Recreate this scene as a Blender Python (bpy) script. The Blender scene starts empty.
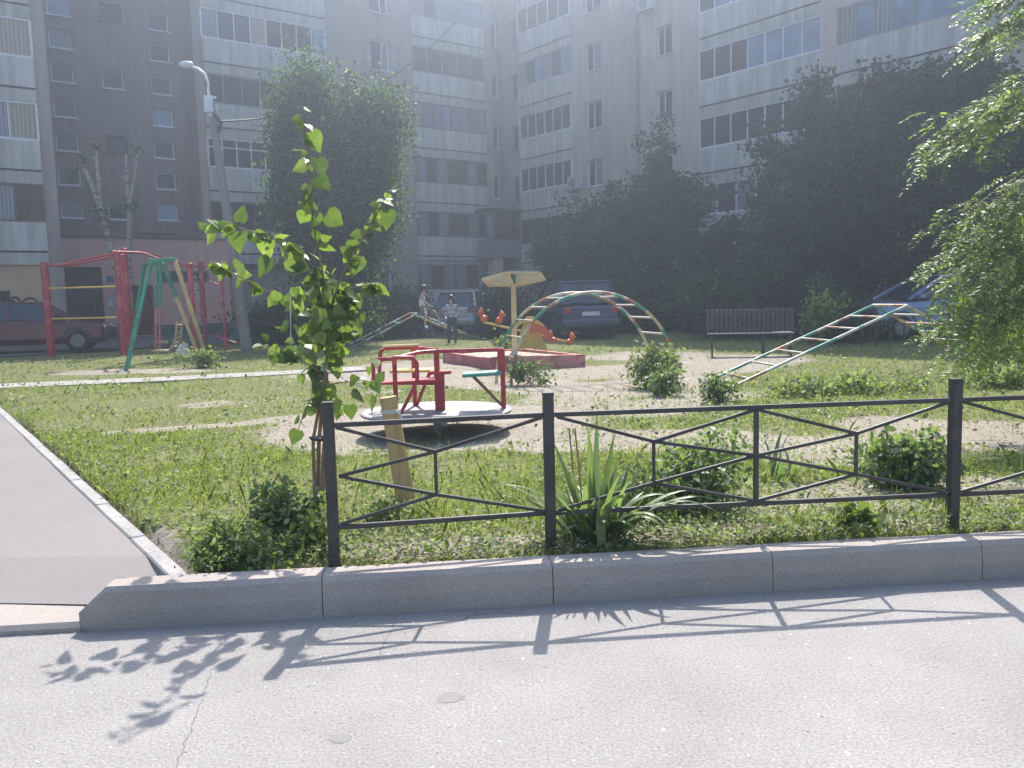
import bpy, math, random
import numpy as np
from mathutils import Vector, Matrix, Euler
random.seed(7); rng = np.random.default_rng(11)
R_ = math.radians
scene = bpy.context.scene
COL = scene.collection

# ---------------------------------------------------------------- camera maths
f = 870.; pt = math.atan(.1); rl = .0244; CAM = np.array([0, 0, 1.4])
Fv = np.array([0, math.cos(pt), -math.sin(pt)]); U0 = np.array([0, math.sin(pt), math.cos(pt)]); X0 = np.array([1., 0, 0])
Rv = math.cos(rl)*X0 - math.sin(rl)*U0; Uv = math.sin(rl)*X0 + math.cos(rl)*U0
def ray(u, v): return Rv*(u-512)/f - Uv*(v-384)/f + Fv
def gnd(u, v, z=.15):
    d = ray(u, v); return CAM + d*((z-CAM[2])/d[2])
def dep(u, v, Y):
    d = ray(u, v); return CAM + d*(Y/d[1])
uL = np.array([.792, .610, 0]); vB = np.array([-.610, .792, 0])
def pB(u, v, b):
    d = ray(u, v); P = CAM + d*(b/(d@vB)); return P@uL, P[2]
def pA(u, v, a):
    d = ray(u, v); P = CAM + d*(a/(d@uL)); return P@vB, P[2]

# ---------------------------------------------------------------- materials
def new_mat(name):
    m = bpy.data.materials.new(name); m.use_nodes = True
    nt = m.node_tree; nt.nodes.clear()
    out = nt.nodes.new('ShaderNodeOutputMaterial')
    b = nt.nodes.new('ShaderNodeBsdfPrincipled')
    nt.links.new(b.outputs[0], out.inputs[0])
    return m, nt, b, out
def coords(nt, scale=(1, 1, 1)):
    tc = nt.nodes.new('ShaderNodeTexCoord'); mp = nt.nodes.new('ShaderNodeMapping')
    mp.inputs['Scale'].default_value = scale
    nt.links.new(tc.outputs['Object'], mp.inputs[0]); return mp.outputs[0]
def noise(nt, vec, scale, detail=4, rough=.6):
    n = nt.nodes.new('ShaderNodeTexNoise'); n.inputs['Scale'].default_value = scale
    n.inputs['Detail'].default_value = detail; n.inputs['Roughness'].default_value = rough
    nt.links.new(vec, n.inputs['Vector']); return n.outputs['Fac']
def ramp(nt, fac, stops, mode='LINEAR'):
    r = nt.nodes.new('ShaderNodeValToRGB'); r.color_ramp.interpolation = mode
    e = r.color_ramp.elements
    while len(e) > 1: e.remove(e[-1])
    e[0].position = stops[0][0]; e[0].color = (*stops[0][1], 1)
    for p, c in stops[1:]:
        x = e.new(p); x.color = (*c, 1)
    nt.links.new(fac, r.inputs[0]); return r.outputs[0]
def mix(nt, fac, a, b, mode='MIX'):
    m = nt.nodes.new('ShaderNodeMix'); m.data_type = 'RGBA'; m.blend_type = mode
    for s, v in ((m.inputs[0], fac), (m.inputs[6], a), (m.inputs[7], b)):
        if hasattr(v, 'links') or isinstance(v, bpy.types.NodeSocket): nt.links.new(v, s)
        elif isinstance(v, (int, float)): s.default_value = v
        else: s.default_value = (*v, 1)
    return m.outputs[2]
def bump(nt, b, h, strength=.3, dist=.01):
    n = nt.nodes.new('ShaderNodeBump'); n.inputs['Strength'].default_value = strength; n.inputs['Distance'].default_value = dist
    nt.links.new(h, n.inputs['Height']); nt.links.new(n.outputs[0], b.inputs['Normal'])
def mat(name, c, c2=None, scale=6, rough=.75, bmp=0, metal=0, lo=.35, hi=.7, sc=(1, 1, 1), fine=0, spec=.5, streak=0):
    m, nt, b, out = new_mat(name)
    v = coords(nt, sc)
    n = noise(nt, v, scale)
    c2 = c2 or tuple(x*.75 for x in c)
    col = ramp(nt, n, [(lo, c), (hi, c2)])
    if fine:
        n2 = noise(nt, v, fine, 3)
        g = ramp(nt, n2, [(.3, (.7,)*3), (.7, (1.2,)*3)])
        col = mix(nt, 1., col, g, 'MULTIPLY')
    if streak:
        n3 = noise(nt, coords(nt, (2.2, 2.2, .22)), 1.6, 4, .65)
        col = mix(nt, 1., col, ramp(nt, n3, [(.36, (1.06,)*3), (.62, (1-streak,)*3)]), 'MULTIPLY')
    nt.links.new(col, b.inputs['Base Color'])
    b.inputs['Roughness'].default_value = rough; b.inputs['Metallic'].default_value = metal
    b.inputs['Specular IOR Level'].default_value = spec
    if bmp: bump(nt, b, noise(nt, v, scale*4), bmp)
    return m
def leafmat(name, c1, c2, trans=.5, rough=.55, c3=None, tcol=None, spec=.3):
    m, nt, b, out = new_mat(name)
    g = nt.nodes.new('ShaderNodeNewGeometry')
    st = [(0, c1), (.5, c2)]
    if c3: st.append((.9, c3))
    col = ramp(nt, g.outputs['Random Per Island'], st)
    nt.links.new(col, b.inputs['Base Color']); b.inputs['Roughness'].default_value = rough
    b.inputs['Specular IOR Level'].default_value = spec*.6
    t = nt.nodes.new('ShaderNodeBsdfTranslucent')
    tc = mix(nt, 1., col, tcol or (1.5, 1.7, .7), 'MULTIPLY')
    nt.links.new(tc, t.inputs[0])
    ms = nt.nodes.new('ShaderNodeMixShader'); ms.inputs[0].default_value = trans
    nt.links.new(b.outputs[0], ms.inputs[1]); nt.links.new(t.outputs[0], ms.inputs[2]); nt.links.new(ms.outputs[0], out.inputs[0])
    return m
def mottled(m, sc=26):
    nt = m.node_tree; b = nt.nodes['Principled BSDF']; t = nt.nodes['Translucent BSDF']
    n = noise(nt, coords(nt), sc, 3, .6); g = ramp(nt, n, [(.3, (.72, .78, .8)), (.7, (1.2, 1.12, 1.0))])
    for s_ in (b.inputs['Base Color'], t.inputs['Color']):
        src = s_.links[0].from_socket; nt.links.new(mix(nt, 1., src, g, 'MULTIPLY'), s_)
    return m
def worn(name, cols, scale=3, rough=.55, chip=(.35, .2, .12), chip_at=.66, sc=(1, 1, 1)):
    """paint in patches of several colours, chipped in places"""
    m, nt, b, out = new_mat(name)
    v = coords(nt, sc)
    n = noise(nt, v, scale, 2, .5)
    k = len(cols)
    col = ramp(nt, n, [(.32+.36*i/max(1, k), c) for i, c in enumerate(cols)], 'CONSTANT')
    n2 = noise(nt, v, 22, 4, .7)
    msk = ramp(nt, n2, [(chip_at-.02, (0,)*3), (chip_at+.02, (1,)*3)])
    col = mix(nt, msk, col, chip)
    nt.links.new(col, b.inputs['Base Color']); b.inputs['Roughness'].default_value = rough
    bump(nt, b, n2, .15, .003)
    return m
def glassmat(name, c, rough=.08, spec=.5):
    m, nt, b, out = new_mat(name)
    v = coords(nt); n = noise(nt, v, 1.3, 2)
    nt.links.new(ramp(nt, n, [(.35, c), (.7, tuple(x*1.6+.01 for x in c))]), b.inputs['Base Color'])
    b.inputs['Roughness'].default_value = rough; b.inputs['Specular IOR Level'].default_value = spec
    bump(nt, b, noise(nt, v, .9, 1), .12, .05)
    return m
def curtain(name, c1, c2):
    m, nt, b, out = new_mat(name)
    tc = nt.nodes.new('ShaderNodeTexCoord'); w = nt.nodes.new('ShaderNodeTexWave'); w.inputs['Scale'].default_value = 3.2; w.inputs['Distortion'].default_value = 3
    mp = nt.nodes.new('ShaderNodeMapping'); mp.inputs['Scale'].default_value = (1, 1, .12); nt.links.new(tc.outputs['Object'], mp.inputs[0])
    nt.links.new(mp.outputs[0], w.inputs[0])
    nt.links.new(ramp(nt, w.outputs['Fac'], [(.2, c1), (.8, c2)]), b.inputs['Base Color'])
    b.inputs['Roughness'].default_value = .25; return m

M = {}
M['wall_brown'] = mat('brown_render', (.29, .22, .20), (.22, .17, .155), .35, .9, .08, streak=.16)
M['wall_grey'] = mat('grey_render', (.42, .34, .29), (.34, .275, .24), .4, .9, .08, streak=.16)
M['wall_beige'] = mat('beige_render', (.54, .46, .38), (.45, .38, .32), .4, .9, .08, streak=.16)
M['pink'] = mat('pink_render', (.74, .42, .34), (.66, .38, .31), .5, .9, .05, streak=.12)
M['ochre'] = mat('ochre_render', (.62, .42, .25), (.5, .35, .22), .7, .9, .2)
M['panel'] = mat('white_panel', (.60, .56, .51), (.50, .465, .43), .5, .7, .03, streak=.28)
M['band'] = mat('slab_band', (.55, .51, .46), (.44, .41, .37), .6, .8, .05, streak=.3)
M['joint'] = mat('dark_joint', (.09, .08, .08), None, 3)
M['frame_white'] = mat('white_frame', (.72, .72, .72), (.6, .6, .6), 4, .4)
M['frame_brown'] = mat('brown_frame', (.20, .10, .07), (.13, .07, .05), 4, .6)
M['frame_grey'] = mat('grey_frame', (.28, .28, .29), (.2, .2, .21), 4, .6)
M['glass_dark'] = glassmat('dark_pane', (.022, .026, .035))
M['glass_blue_sky'] = glassmat('painted_sky_pane', (.15, .21, .28))  # lighter blue base colour paints the sky's reflection into these panes
M['glass_brown'] = glassmat('brown_pane', (.05, .032, .028))
M['curtain_w'] = curtain('net_curtain', (.28, .28, .30), (.16, .16, .18))
M['curtain_y'] = curtain('warm_curtain', (.42, .34, .26), (.26, .20, .16))
M['roofing'] = mat('bitumen_roof', (.06, .06, .065), None, 2, .9)
M['concrete'] = mat('weathered_concrete', (.40, .385, .37), (.28, .27, .26), 2, .9, .3, fine=30)
M['dark_metal'] = mat('dark_door_metal', (.07, .045, .045), None, 4, .6)
M['red_door'] = mat('red_door_paint', (.16, .035, .035), None, 4, .6)
M['green_skirt'] = mat('green_skirting', (.06, .13, .12), None, 2, .8)
M['fence'] = worn('black_fence_paint', [(.022, .021, .022), (.035, .033, .032)], 3, .42, (.12, .09, .07), .73)
M['red_paint'] = worn('faded_red_paint', [(.42, .035, .045), (.34, .03, .04), (.50, .07, .08)], 2.5, .45, (.30, .16, .13), .70)
M['red_sand'] = worn('sandbox_red_paint', [(.44, .13, .12), (.36, .11, .11), (.48, .20, .18)], 2.2, .85, (.35, .26, .22), .60)
M['yellow_paint'] = worn('yellow_paint', [(.70, .44, .07), (.62, .40, .10)], 3, .5, (.4, .3, .2), .68)
M['cream_paint'] = worn('cream_paint', [(.62, .50, .27), (.55, .43, .22)], 3, .55, (.4, .3, .2), .66)
M['green_paint'] = worn('green_paint', [(.04, .26, .15), (.03, .20, .12)], 3, .5, (.25, .12, .06), .66)
M['teal_seat'] = worn('teal_seat_paint', [(.04, .26, .20), (.05, .30, .24)], 5, .6, (.32, .26, .2), .58)
M['patchwork'] = worn('layered_peeling_paint', [(.50, .40, .22), (.04, .24, .13), (.36, .14, .06), (.48, .44, .34), (.05, .28, .18)], 1.7, .5, (.42, .36, .26), .62)
M['patch_light'] = worn('layered_pale_paint', [(.50, .43, .28), (.34, .15, .09), (.48, .46, .40), (.06, .25, .18), (.52, .48, .38)], 1.3, .5, (.30, .2, .12), .66)
M['rung'] = worn('worn_rung_paint', [(.50, .48, .42), (.42, .38, .3), (.36, .16, .08)], 2, .5, (.28, .16, .1), .64)
M['wood'] = mat('pine_wood', (.50, .33, .15), (.38, .24, .10), 6, .75, .3, sc=(6, 6, .5))
M['stick'] = mat('grey_brown_stick', (.26, .17, .11), (.17, .11, .07), 9, .85, .4, sc=(3, 3, 1))
M['swing_wood'] = mat('worn_seat_wood', (.50, .42, .28), (.3, .2, .1), 7, .7)
M['bench_wood'] = mat('dark_bench_wood', (.055, .03, .027), (.035, .02, .02), 5, .45)
M['bench_metal'] = mat('bench_iron', (.03, .03, .03), None, 5, .5)
M['bark'] = mat('bark', (.13, .10, .08), (.07, .055, .045), 7, .95, .5, sc=(3, 3, .6))
M['string'] = mat('white_string', (.7, .7, .68), None, 5)
M['plat'] = worn('platform_steel', [(.24, .225, .23), (.19, .18, .185), (.27, .255, .255)], 2.5, .6, (.24, .15, .12), .68)
M['post_concrete'] = mat('lamp_post_concrete', (.25, .22, .205), (.18, .16, .15), 2.5, .9, .3)
M['lamp'] = mat('lamp_housing', (.62, .64, .68), None, 3, .35)
M['wire'] = mat('wire', (.03, .03, .035), None)
def birch_mat():
    m, nt, b, out = new_mat('birch_bark')
    v = coords(nt, (1.2, 1.2, 7)); n = noise(nt, v, 1.6, 3)
    nt.links.new(ramp(nt, n, [(.50, (.30, .265, .22)), (.62, (.07, .055, .05))]), b.inputs['Base Color']); b.inputs['Roughness'].default_value = .8
    return m
M['birch'] = birch_mat()
M['tyre'] = mat('tyre_rubber', (.02, .02, .02), None, 4, .9)
M['rim'] = mat('alloy_rim', (.22, .22, .23), (.13, .13, .14), 8, .35, metal=.7)
M['car_glass'] = glassmat('car_glass', (.03, .04, .055), .04)
M['lens_red'] = mat('red_lens', (.45, .03, .03), None, 4, .2)
M['lens_clear'] = mat('clear_lens', (.6, .6, .6), None, 4, .15)
M['plate'] = mat('plate_white', (.65, .65, .65), None, 4, .4)
M['black_plastic'] = mat('black_plastic', (.03, .03, .032), None, 4, .6)
def paint(name, c, rough=.25):
    m, nt, b, out = new_mat(name)
    nt.links.new(ramp(nt, noise(nt, coords(nt), 3), [(.3, c), (.75, tuple(x*.82 for x in c))]), b.inputs['Base Color'])
    b.inputs['Roughness'].default_value = rough; b.inputs['Coat Weight'].default_value = .6; b.inputs['Metallic'].default_value = .15; return m
M['car_red'] = paint('dark_red_car_paint', (.11, .012, .02))
M['car_silver'] = paint('silver_car_paint', (.42, .45, .50))
M['car_blue'] = paint('blue_silver_car_paint', (.22, .30, .46))
M['car_navy'] = paint('navy_car_paint', (.025, .045, .10))
M['car_black'] = paint('black_car_paint', (.02, .02, .03))

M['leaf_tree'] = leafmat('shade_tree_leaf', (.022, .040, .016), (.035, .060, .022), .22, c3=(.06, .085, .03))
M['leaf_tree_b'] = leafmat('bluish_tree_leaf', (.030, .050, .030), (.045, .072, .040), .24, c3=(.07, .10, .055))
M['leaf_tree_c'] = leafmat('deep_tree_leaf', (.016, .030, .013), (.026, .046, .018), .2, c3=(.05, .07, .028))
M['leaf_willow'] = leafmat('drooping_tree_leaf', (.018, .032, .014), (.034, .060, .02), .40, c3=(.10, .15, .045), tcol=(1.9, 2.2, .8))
M['leaf_sap'] = leafmat('sapling_leaf', (.07, .105, .04), (.12, .17, .055), .42, .42, c3=(.20, .26, .09), spec=.5)
mottled(M['leaf_sap'])
M['leaf_rob'] = leafmat('pinnate_leaf', (.09, .14, .045), (.15, .21, .06), .5, .48, c3=(.25, .32, .10), spec=.45)
M['leaf_bush'] = leafmat('bush_leaf', (.08, .12, .05), (.135, .185, .08), .4, .5, c3=(.20, .24, .14), spec=.35)
M['leaf_iris'] = leafmat('iris_leaf', (.10, .15, .09), (.15, .20, .11), .38, .42, c3=(.20, .25, .10), spec=.5)
M['grass'] = leafmat('grass_blade', (.105, .15, .03), (.16, .205, .045), .48, .6, c3=(.28, .28, .12))
M['weed'] = leafmat('weed_leaf', (.09, .13, .045), (.15, .19, .07), .42, .55, c3=(.25, .27, .17), spec=.25)
M['litter'] = leafmat('dry_litter', (.10, .075, .05), (.22, .17, .12), .12, .8, c3=(.36, .32, .26), tcol=(1, 1, 1))
M['skin'] = mat('skin', (.50, .31, .23), (.44, .27, .2), 6, .55)
M['hair'] = mat('dark_hair', (.025, .017, .014), None, 20, .5)
M['cloth_white'] = mat('white_cotton', (.68, .68, .72), (.55, .55, .6), 12, .9)
M['cloth_print'] = mat('patterned_cotton', (.55, .52, .52), (.18, .15, .20), 26, .9, lo=.45, hi=.55)
M['cloth_dark'] = mat('dark_cloth', (.05, .06, .09), None, 12, .9)
M['cloth_khaki'] = mat('khaki_cloth', (.16, .19, .15), None, 12, .9)
M['orange'] = worn('orange_toy_paint', [(.62, .12, .03), (.55, .09, .04)], 4, .45, (.6, .3, .1), .68)
M['sign_blue'] = mat('blue_sign', (.05, .12, .35), None, 4, .5)
M['paper'] = mat('paper_notices', (.62, .66, .72), (.35, .45, .6), 9, .8, lo=.45, hi=.55)
M['graffiti'] = mat('black_spray', (.03, .02, .025), None, 4, .8)
M['ac'] = mat('air_conditioner_case', (.55, .56, .57), None, 4, .5)

# ---------------------------------------------------------------- mesh building
class MB:
    def __init__(s): s.v = []; s.f = []; s.m = []; s.sm = []
    def add(s, vs, fs, mi=0, smooth=False):
        o = len(s.v); s.v += [tuple(map(float, p)) for p in vs]
        for q in fs: s.f.append(tuple(i+o for i in q)); s.m.append(mi); s.sm.append(smooth)
    def box(s, c, size, rot=None, mi=0, bev=0.0):
        hx, hy, hz = [x/2 for x in size]
        if bev > 0:
            bm = min(bev, hx*.45, hy*.45, hz*.45)
            vs = []; idx = {}
            for sx in (-1, 1):
                for sy in (-1, 1):
                    for sz in (-1, 1):
                        for k in range(3):
                            p = [sx*hx, sy*hy, sz*hz]
                            for j in range(3):
                                if j != k: p[j] -= (sx, sy, sz)[j]*bm
                            idx[(sx, sy, sz, k)] = len(vs); vs.append(p)
            fs = []
            S = (-1, 1)
            for sg in S:
                fs.append([idx[(sg, -1, -1, 0)], idx[(sg, 1, -1, 0)], idx[(sg, 1, 1, 0)], idx[(sg, -1, 1, 0)]][::sg])
                fs.append([idx[(-1, sg, -1, 1)], idx[(1, sg, -1, 1)], idx[(1, sg, 1, 1)], idx[(-1, sg, 1, 1)]][::-sg])
                fs.append([idx[(-1, -1, sg, 2)], idx[(1, -1, sg, 2)], idx[(1, 1, sg, 2)], idx[(-1, 1, sg, 2)]][::sg])
            for a in S:
                for b in S:
                    fs.append([idx[(a, b, -1, 0)], idx[(a, b, 1, 0)], idx[(a, b, 1, 1)], idx[(a, b, -1, 1)]][::a*b])
                    fs.append([idx[(a, -1, b, 0)], idx[(a, 1, b, 0)], idx[(a, 1, b, 2)], idx[(a, -1, b, 2)]][::-a*b])
                    fs.append([idx[(-1, a, b, 1)], idx[(1, a, b, 1)], idx[(1, a, b, 2)], idx[(-1, a, b, 2)]][::a*b])
                    for c_ in S: fs.append([idx[(a, b, c_, 0)], idx[(a, b, c_, 1)], idx[(a, b, c_, 2)]][::a*b*c_])
        else:
            vs = [(x*hx, y*hy, z*hz) for x in (-1, 1) for y in (-1, 1) for z in (-1, 1)]
            fs = [(0, 1, 3, 2), (4, 6, 7, 5), (0, 4, 5, 1), (2, 3, 7, 6), (0, 2, 6, 4), (1, 5, 7, 3)]
        c = Vector(c)
        if rot is not None:
            if not isinstance(rot, Matrix): rot = Euler(rot).to_matrix()
            vs = [rot @ Vector(p) + c for p in vs]
        else: vs = [Vector(p) + c for p in vs]
        s.add(vs, fs, mi); return s
    def bar(s, p0, p1, w, h=None, mi=0, bev=0.0, up=(0, 0, 1)):
        p0 = Vector(p0); p1 = Vector(p1); d = p1-p0; L = d.length; x = d.normalized()
        z = Vector(up); y = z.cross(x)
        if y.length < 1e-3: y = Vector((0, 1, 0)).cross(x)
        if y.length < 1e-3: y = Vector((0, 1, 0))
        y.normalize(); z = x.cross(y)
        s.box((p0+p1)/2, (L, w, h or w), Matrix((x, y, z)).transposed(), mi, bev); return s
    def tube(s, pts, r, n=8, mi=0, cap=True, smooth=True):
        pts = [Vector(p) for p in pts]; k = len(pts)
        rs = r if isinstance(r, (list, tuple)) else [r]*k
        vs = []; prev = None
        for i, p in enumerate(pts):
            t = (pts[min(i+1, k-1)]-pts[max(i-1, 0)]).normalized()
            a = prev if prev is not None else (Vector((0, 0, 1)) if abs(t.z) < .9 else Vector((1, 0, 0)))
            a = (a - t*a.dot(t))
            if a.length < 1e-4: a = t.orthogonal()
            a.normalize(); b = t.cross(a); prev = a
            for j in range(n):
                an = 2*math.pi*j/n; vs.append(p + (a*math.cos(an)+b*math.sin(an))*rs[i])
        fs = [(i*n+j, i*n+(j+1) % n, (i+1)*n+(j+1) % n, (i+1)*n+j) for i in range(k-1) for j in range(n)]
        s.add(vs, fs, mi, smooth)
        if cap: s.add(vs[:n], [tuple(range(n))[::-1]], mi); s.add(vs[-n:], [tuple(range(n))], mi)
        return s
    def prism(s, poly, z0, z1, mi=0):
        n = len(poly)
        vs = [(x, y, z0) for x, y in poly]+[(x, y, z1) for x, y in poly]
        s.add(vs, [tuple(range(n))[::-1], tuple(range(n, 2*n))]+[(i, (i+1) % n, n+(i+1) % n, n+i) for i in range(n)], mi); return s
    def ball(s, c, r, n=10, m=7, mi=0):
        if not isinstance(r, (list, tuple)): r = (r, r, r)
        vs = []
        for i in range(m+1):
            th = math.pi*i/m
            for j in range(n):
                ph = 2*math.pi*j/n
                vs.append((c[0]+r[0]*math.sin(th)*math.cos(ph), c[1]+r[1]*math.sin(th)*math.sin(ph), c[2]+r[2]*math.cos(th)))
        s.add(vs, [(i*n+j, (i+1)*n+j, (i+1)*n+(j+1) % n, i*n+(j+1) % n) for i in range(m) for j in range(n)], mi, True); return s
    def build(s, name, mats, parent=None, local=False):
        me = bpy.data.meshes.new(name)
        off = Vector((0, 0, 0)) if (parent is None or local) else ploc(parent)
        me.from_pydata([Vector(p)-off for p in s.v], [], s.f)
        if not isinstance(mats, (list, tuple)): mats = [mats]
        for m_ in mats: me.materials.append(M[m_] if isinstance(m_, str) else m_)
        me.polygons.foreach_set('material_index', s.m); me.polygons.foreach_set('use_smooth', s.sm)
        me.update()
        o = bpy.data.objects.new(name, me); COL.objects.link(o)
        if parent is not None: o.parent = parent
        return o
def ploc(o):
    p = Vector((0, 0, 0))
    while o is not None: p = p + Vector(o.location); o = o.parent
    return p
def npmesh(name, verts, nper, material, parent=None, faces=None, smooth=False):
    """verts (N*nper,3); each island one polygon of nper verts, or faces pattern list"""
    me = bpy.data.meshes.new(name)
    off = np.array(ploc(parent)) if parent is not None else np.zeros(3)
    verts = np.asarray(verts, dtype=np.float32).reshape(-1, 3)-off.astype(np.float32)
    N = len(verts)//nper
    if faces is None: faces = [list(range(nper))]
    me.vertices.add(len(verts)); me.vertices.foreach_set('co', verts.ravel())
    lens = [len(q) for q in faces]; flat = np.concatenate([np.array(q) for q in faces])
    loops = (np.arange(N)[:, None]*nper+flat[None, :]).ravel()
    starts = np.concatenate([[0], np.cumsum(lens)[:-1]])
    st = (np.arange(N)[:, None]*len(flat)+starts[None, :]).ravel()
    me.loops.add(len(loops)); me.loops.foreach_set('vertex_index', loops.astype(np.int32))
    me.polygons.add(len(st)); me.polygons.foreach_set('loop_start', st.astype(np.int32))
    try: me.polygons.foreach_set('loop_total', np.tile(lens, N).astype(np.int32))
    except Exception: pass
    me.update(calc_edges=True); me.validate()
    if smooth: me.polygons.foreach_set('use_smooth', [True]*len(me.polygons))
    me.materials.append(M[material] if isinstance(material, str) else material)
    o = bpy.data.objects.new(name, me); COL.objects.link(o)
    if parent is not None: o.parent = parent
    return o
def tag(o, label=None, cat=None, group=None, kind=None):
    if label: o['label'] = label
    if cat: o['category'] = cat
    if group: o['group'] = group
    if kind: o['kind'] = kind
    return o
def thing(name, loc, label, cat, group=None, rz=0):
    o = bpy.data.objects.new(name, None); COL.objects.link(o); o.location = tuple(map(float, loc)); o.rotation_euler = (0, 0, rz)
    o.empty_display_size = .1
    return tag(o, label, cat, group)
def struct(o): o['kind'] = 'structure'; return o
def copy_tree(o, parent=None):
    c = o.copy(); COL.objects.link(c); c.parent = parent
    for ch in list(o.children): copy_tree(ch, c)
    return c

# ================================================================ WORLD, SUN, CAMERA
SUN_EL, SUN_AZ = 49.0, 6.0
w = bpy.data.worlds.new('World'); scene.world = w; w.use_nodes = True
nt = w.node_tree; bg = nt.nodes['Background']
sky = nt.nodes.new('ShaderNodeTexSky'); sky.sky_type = 'NISHITA'; sky.sun_disc = False
sky.sun_elevation = R_(SUN_EL); sky.sun_rotation = R_(SUN_AZ); sky.air_density = 1.2; sky.dust_density = 2.0; sky.ozone_density = 1.0
nt.links.new(sky.outputs[0], bg.inputs[0]); bg.inputs[1].default_value = .15
sl = bpy.data.lights.new('sun', 'SUN'); sl.energy = 4.6; sl.angle = R_(.5); sl.color = (1, .94, .87)
so = bpy.data.objects.new('sun', sl); COL.objects.link(so)
sd = Vector((math.sin(R_(SUN_AZ))*math.cos(R_(SUN_EL)), math.cos(R_(SUN_AZ))*math.cos(R_(SUN_EL)), math.sin(R_(SUN_EL))))
so.rotation_euler = sd.to_track_quat('Z', 'Y').to_euler()
cd = bpy.data.cameras.new('camera'); co = bpy.data.objects.new('camera', cd); COL.objects.link(co)
cd.sensor_width = 36; cd.lens = f/1024*36; cd.clip_end = 800; cd.clip_start = .05
mw = Matrix((Vector(Rv), Vector(Uv), Vector(-Fv))).transposed().to_4x4(); mw.translation = Vector(CAM); co.matrix_world = mw
scene.camera = co
vs_ = scene.view_settings; vs_.view_transform = 'Standard'; vs_.look = 'None'; vs_.gamma = 1; vs_.exposure = 1.22
scene.cycles.max_bounces = 6; scene.cycles.transparent_max_bounces = 8; scene.cycles.volume_bounces = 0

# ================================================================ GROUND
KX0, KY0, KS = -1.9, 3.655, .094           # kerb front line
def ky(x): return KY0 + KS*(x-KX0)
E0 = gnd(178, 575, .12); E1 = gnd(0, 410, .12)   # path edging line
ed = (E1-E0)[:2]; ed = ed/np.linalg.norm(ed)
en = np.array([-ed[1], ed[0]])                # left normal
if en[0] > 0: en = -en
def left_of_edge(x, y): return ((x-E0[0])*en[0]+(y-E0[1])*en[1])

def soil(x, y):
    """0 grass .. 1 bare soil / sand (the real trodden patches)"""
    s = np.zeros_like(x)
    def ell(c, rx, ry, k=1., soft=.35):
        nonlocal s
        d = np.sqrt(((x-c[0])/rx)**2+((y-c[1])/ry)**2); s = np.maximum(s, k*np.clip((1+soft-d)/soft, 0, 1))
    def line(pts, wd, k=1., soft=.5):
        nonlocal s
        for a, b in zip(pts[:-1], pts[1:]):
            ax, ay = a[:2]; bx, by = b[:2]; L2 = (bx-ax)**2+(by-ay)**2
            t = np.clip(((x-ax)*(bx-ax)+(y-ay)*(by-ay))/L2, 0, 1)
            d = np.hypot(x-ax-t*(bx-ax), y-ay-t*(by-ay)); s = np.maximum(s, k*np.clip((wd*(1+soft)-d)/(wd*soft), 0, 1))
    c = gnd(432, 424); ell(c, 1.45, 1.45, 1, .3)
    line([gnd(420, 378), gnd(520, 384), gnd(600, 392), gnd(680, 380)], .7, .8)
    line([gnd(600, 372), gnd(690, 368), gnd(740, 360), gnd(640, 356)], 1.1, .8)
    line([gnd(400, 372), gnd(470, 364)], 1.5, .9)
    line([gnd(560, 400), gnd(640, 410), gnd(720, 395)], .45, .75)
    line([gnd(120, 432), gnd(240, 424), gnd(330, 414), gnd(400, 408)], .16, .8)
    line([gnd(200, 405), gnd(300, 398), gnd(380, 392)], .28, .55)
    line([gnd(560, 440), gnd(700, 440), gnd(820, 452), gnd(1000, 430)], .5, .75)
    line([gnd(340, 556), gnd(560, 545), gnd(780, 535), gnd(1024, 522)], .14, .7)
    line([gnd(600, 505), gnd(780, 500), gnd(1000, 490)], .35, .62)
    line([gnd(900, 425), gnd(1020, 440)], .5, .8)
    line([gnd(178, 560), gnd(150, 530)], .10, .8)
    line([gnd(90, 372), gnd(180, 371)], .5, .9)
    return np.clip(s, 0, 1)

gx0, gx1, gy0, gy1 = -26., 30., 3.6, 46.
xs = np.concatenate([np.arange(gx0, -6, .6), np.arange(-6, 8, .10), np.arange(8, gx1+.1, .6)])
ys = np.concatenate([np.arange(gy0, 10, .08), np.arange(10, 18, .2), np.arange(18, gy1, .7)])
GX, GY = np.meshgrid(xs, ys)
def gz_np(x, y):
    z = .15 + .012*np.sin(1.7*x+.6*y)*np.sin(1.3*y-.4*x)+.006*np.sin(5.1*x+2.2*y)*np.sin(4.3*y)
    z = z+.025*np.clip((4.9-y)/.7, 0, 1)*(x > -1.3)
    fr = y-ky_np(x)
    z = np.where(fr < .14, -.03, z)
    z = np.where(left_of_edge(x, y) > -.06, -.03, z)
    return z
def ky_np(x): return KY0+KS*(x-KX0)
GZ = gz_np(GX, GY)
verts = np.stack([GX, GY, GZ], -1).reshape(-1, 3)
ny, nx = GX.shape
idx = np.arange(nx*ny).reshape(ny, nx)
fcs = np.stack([idx[:-1, :-1], idx[:-1, 1:], idx[1:, 1:], idx[1:, :-1]], -1).reshape(-1, 4)
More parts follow.
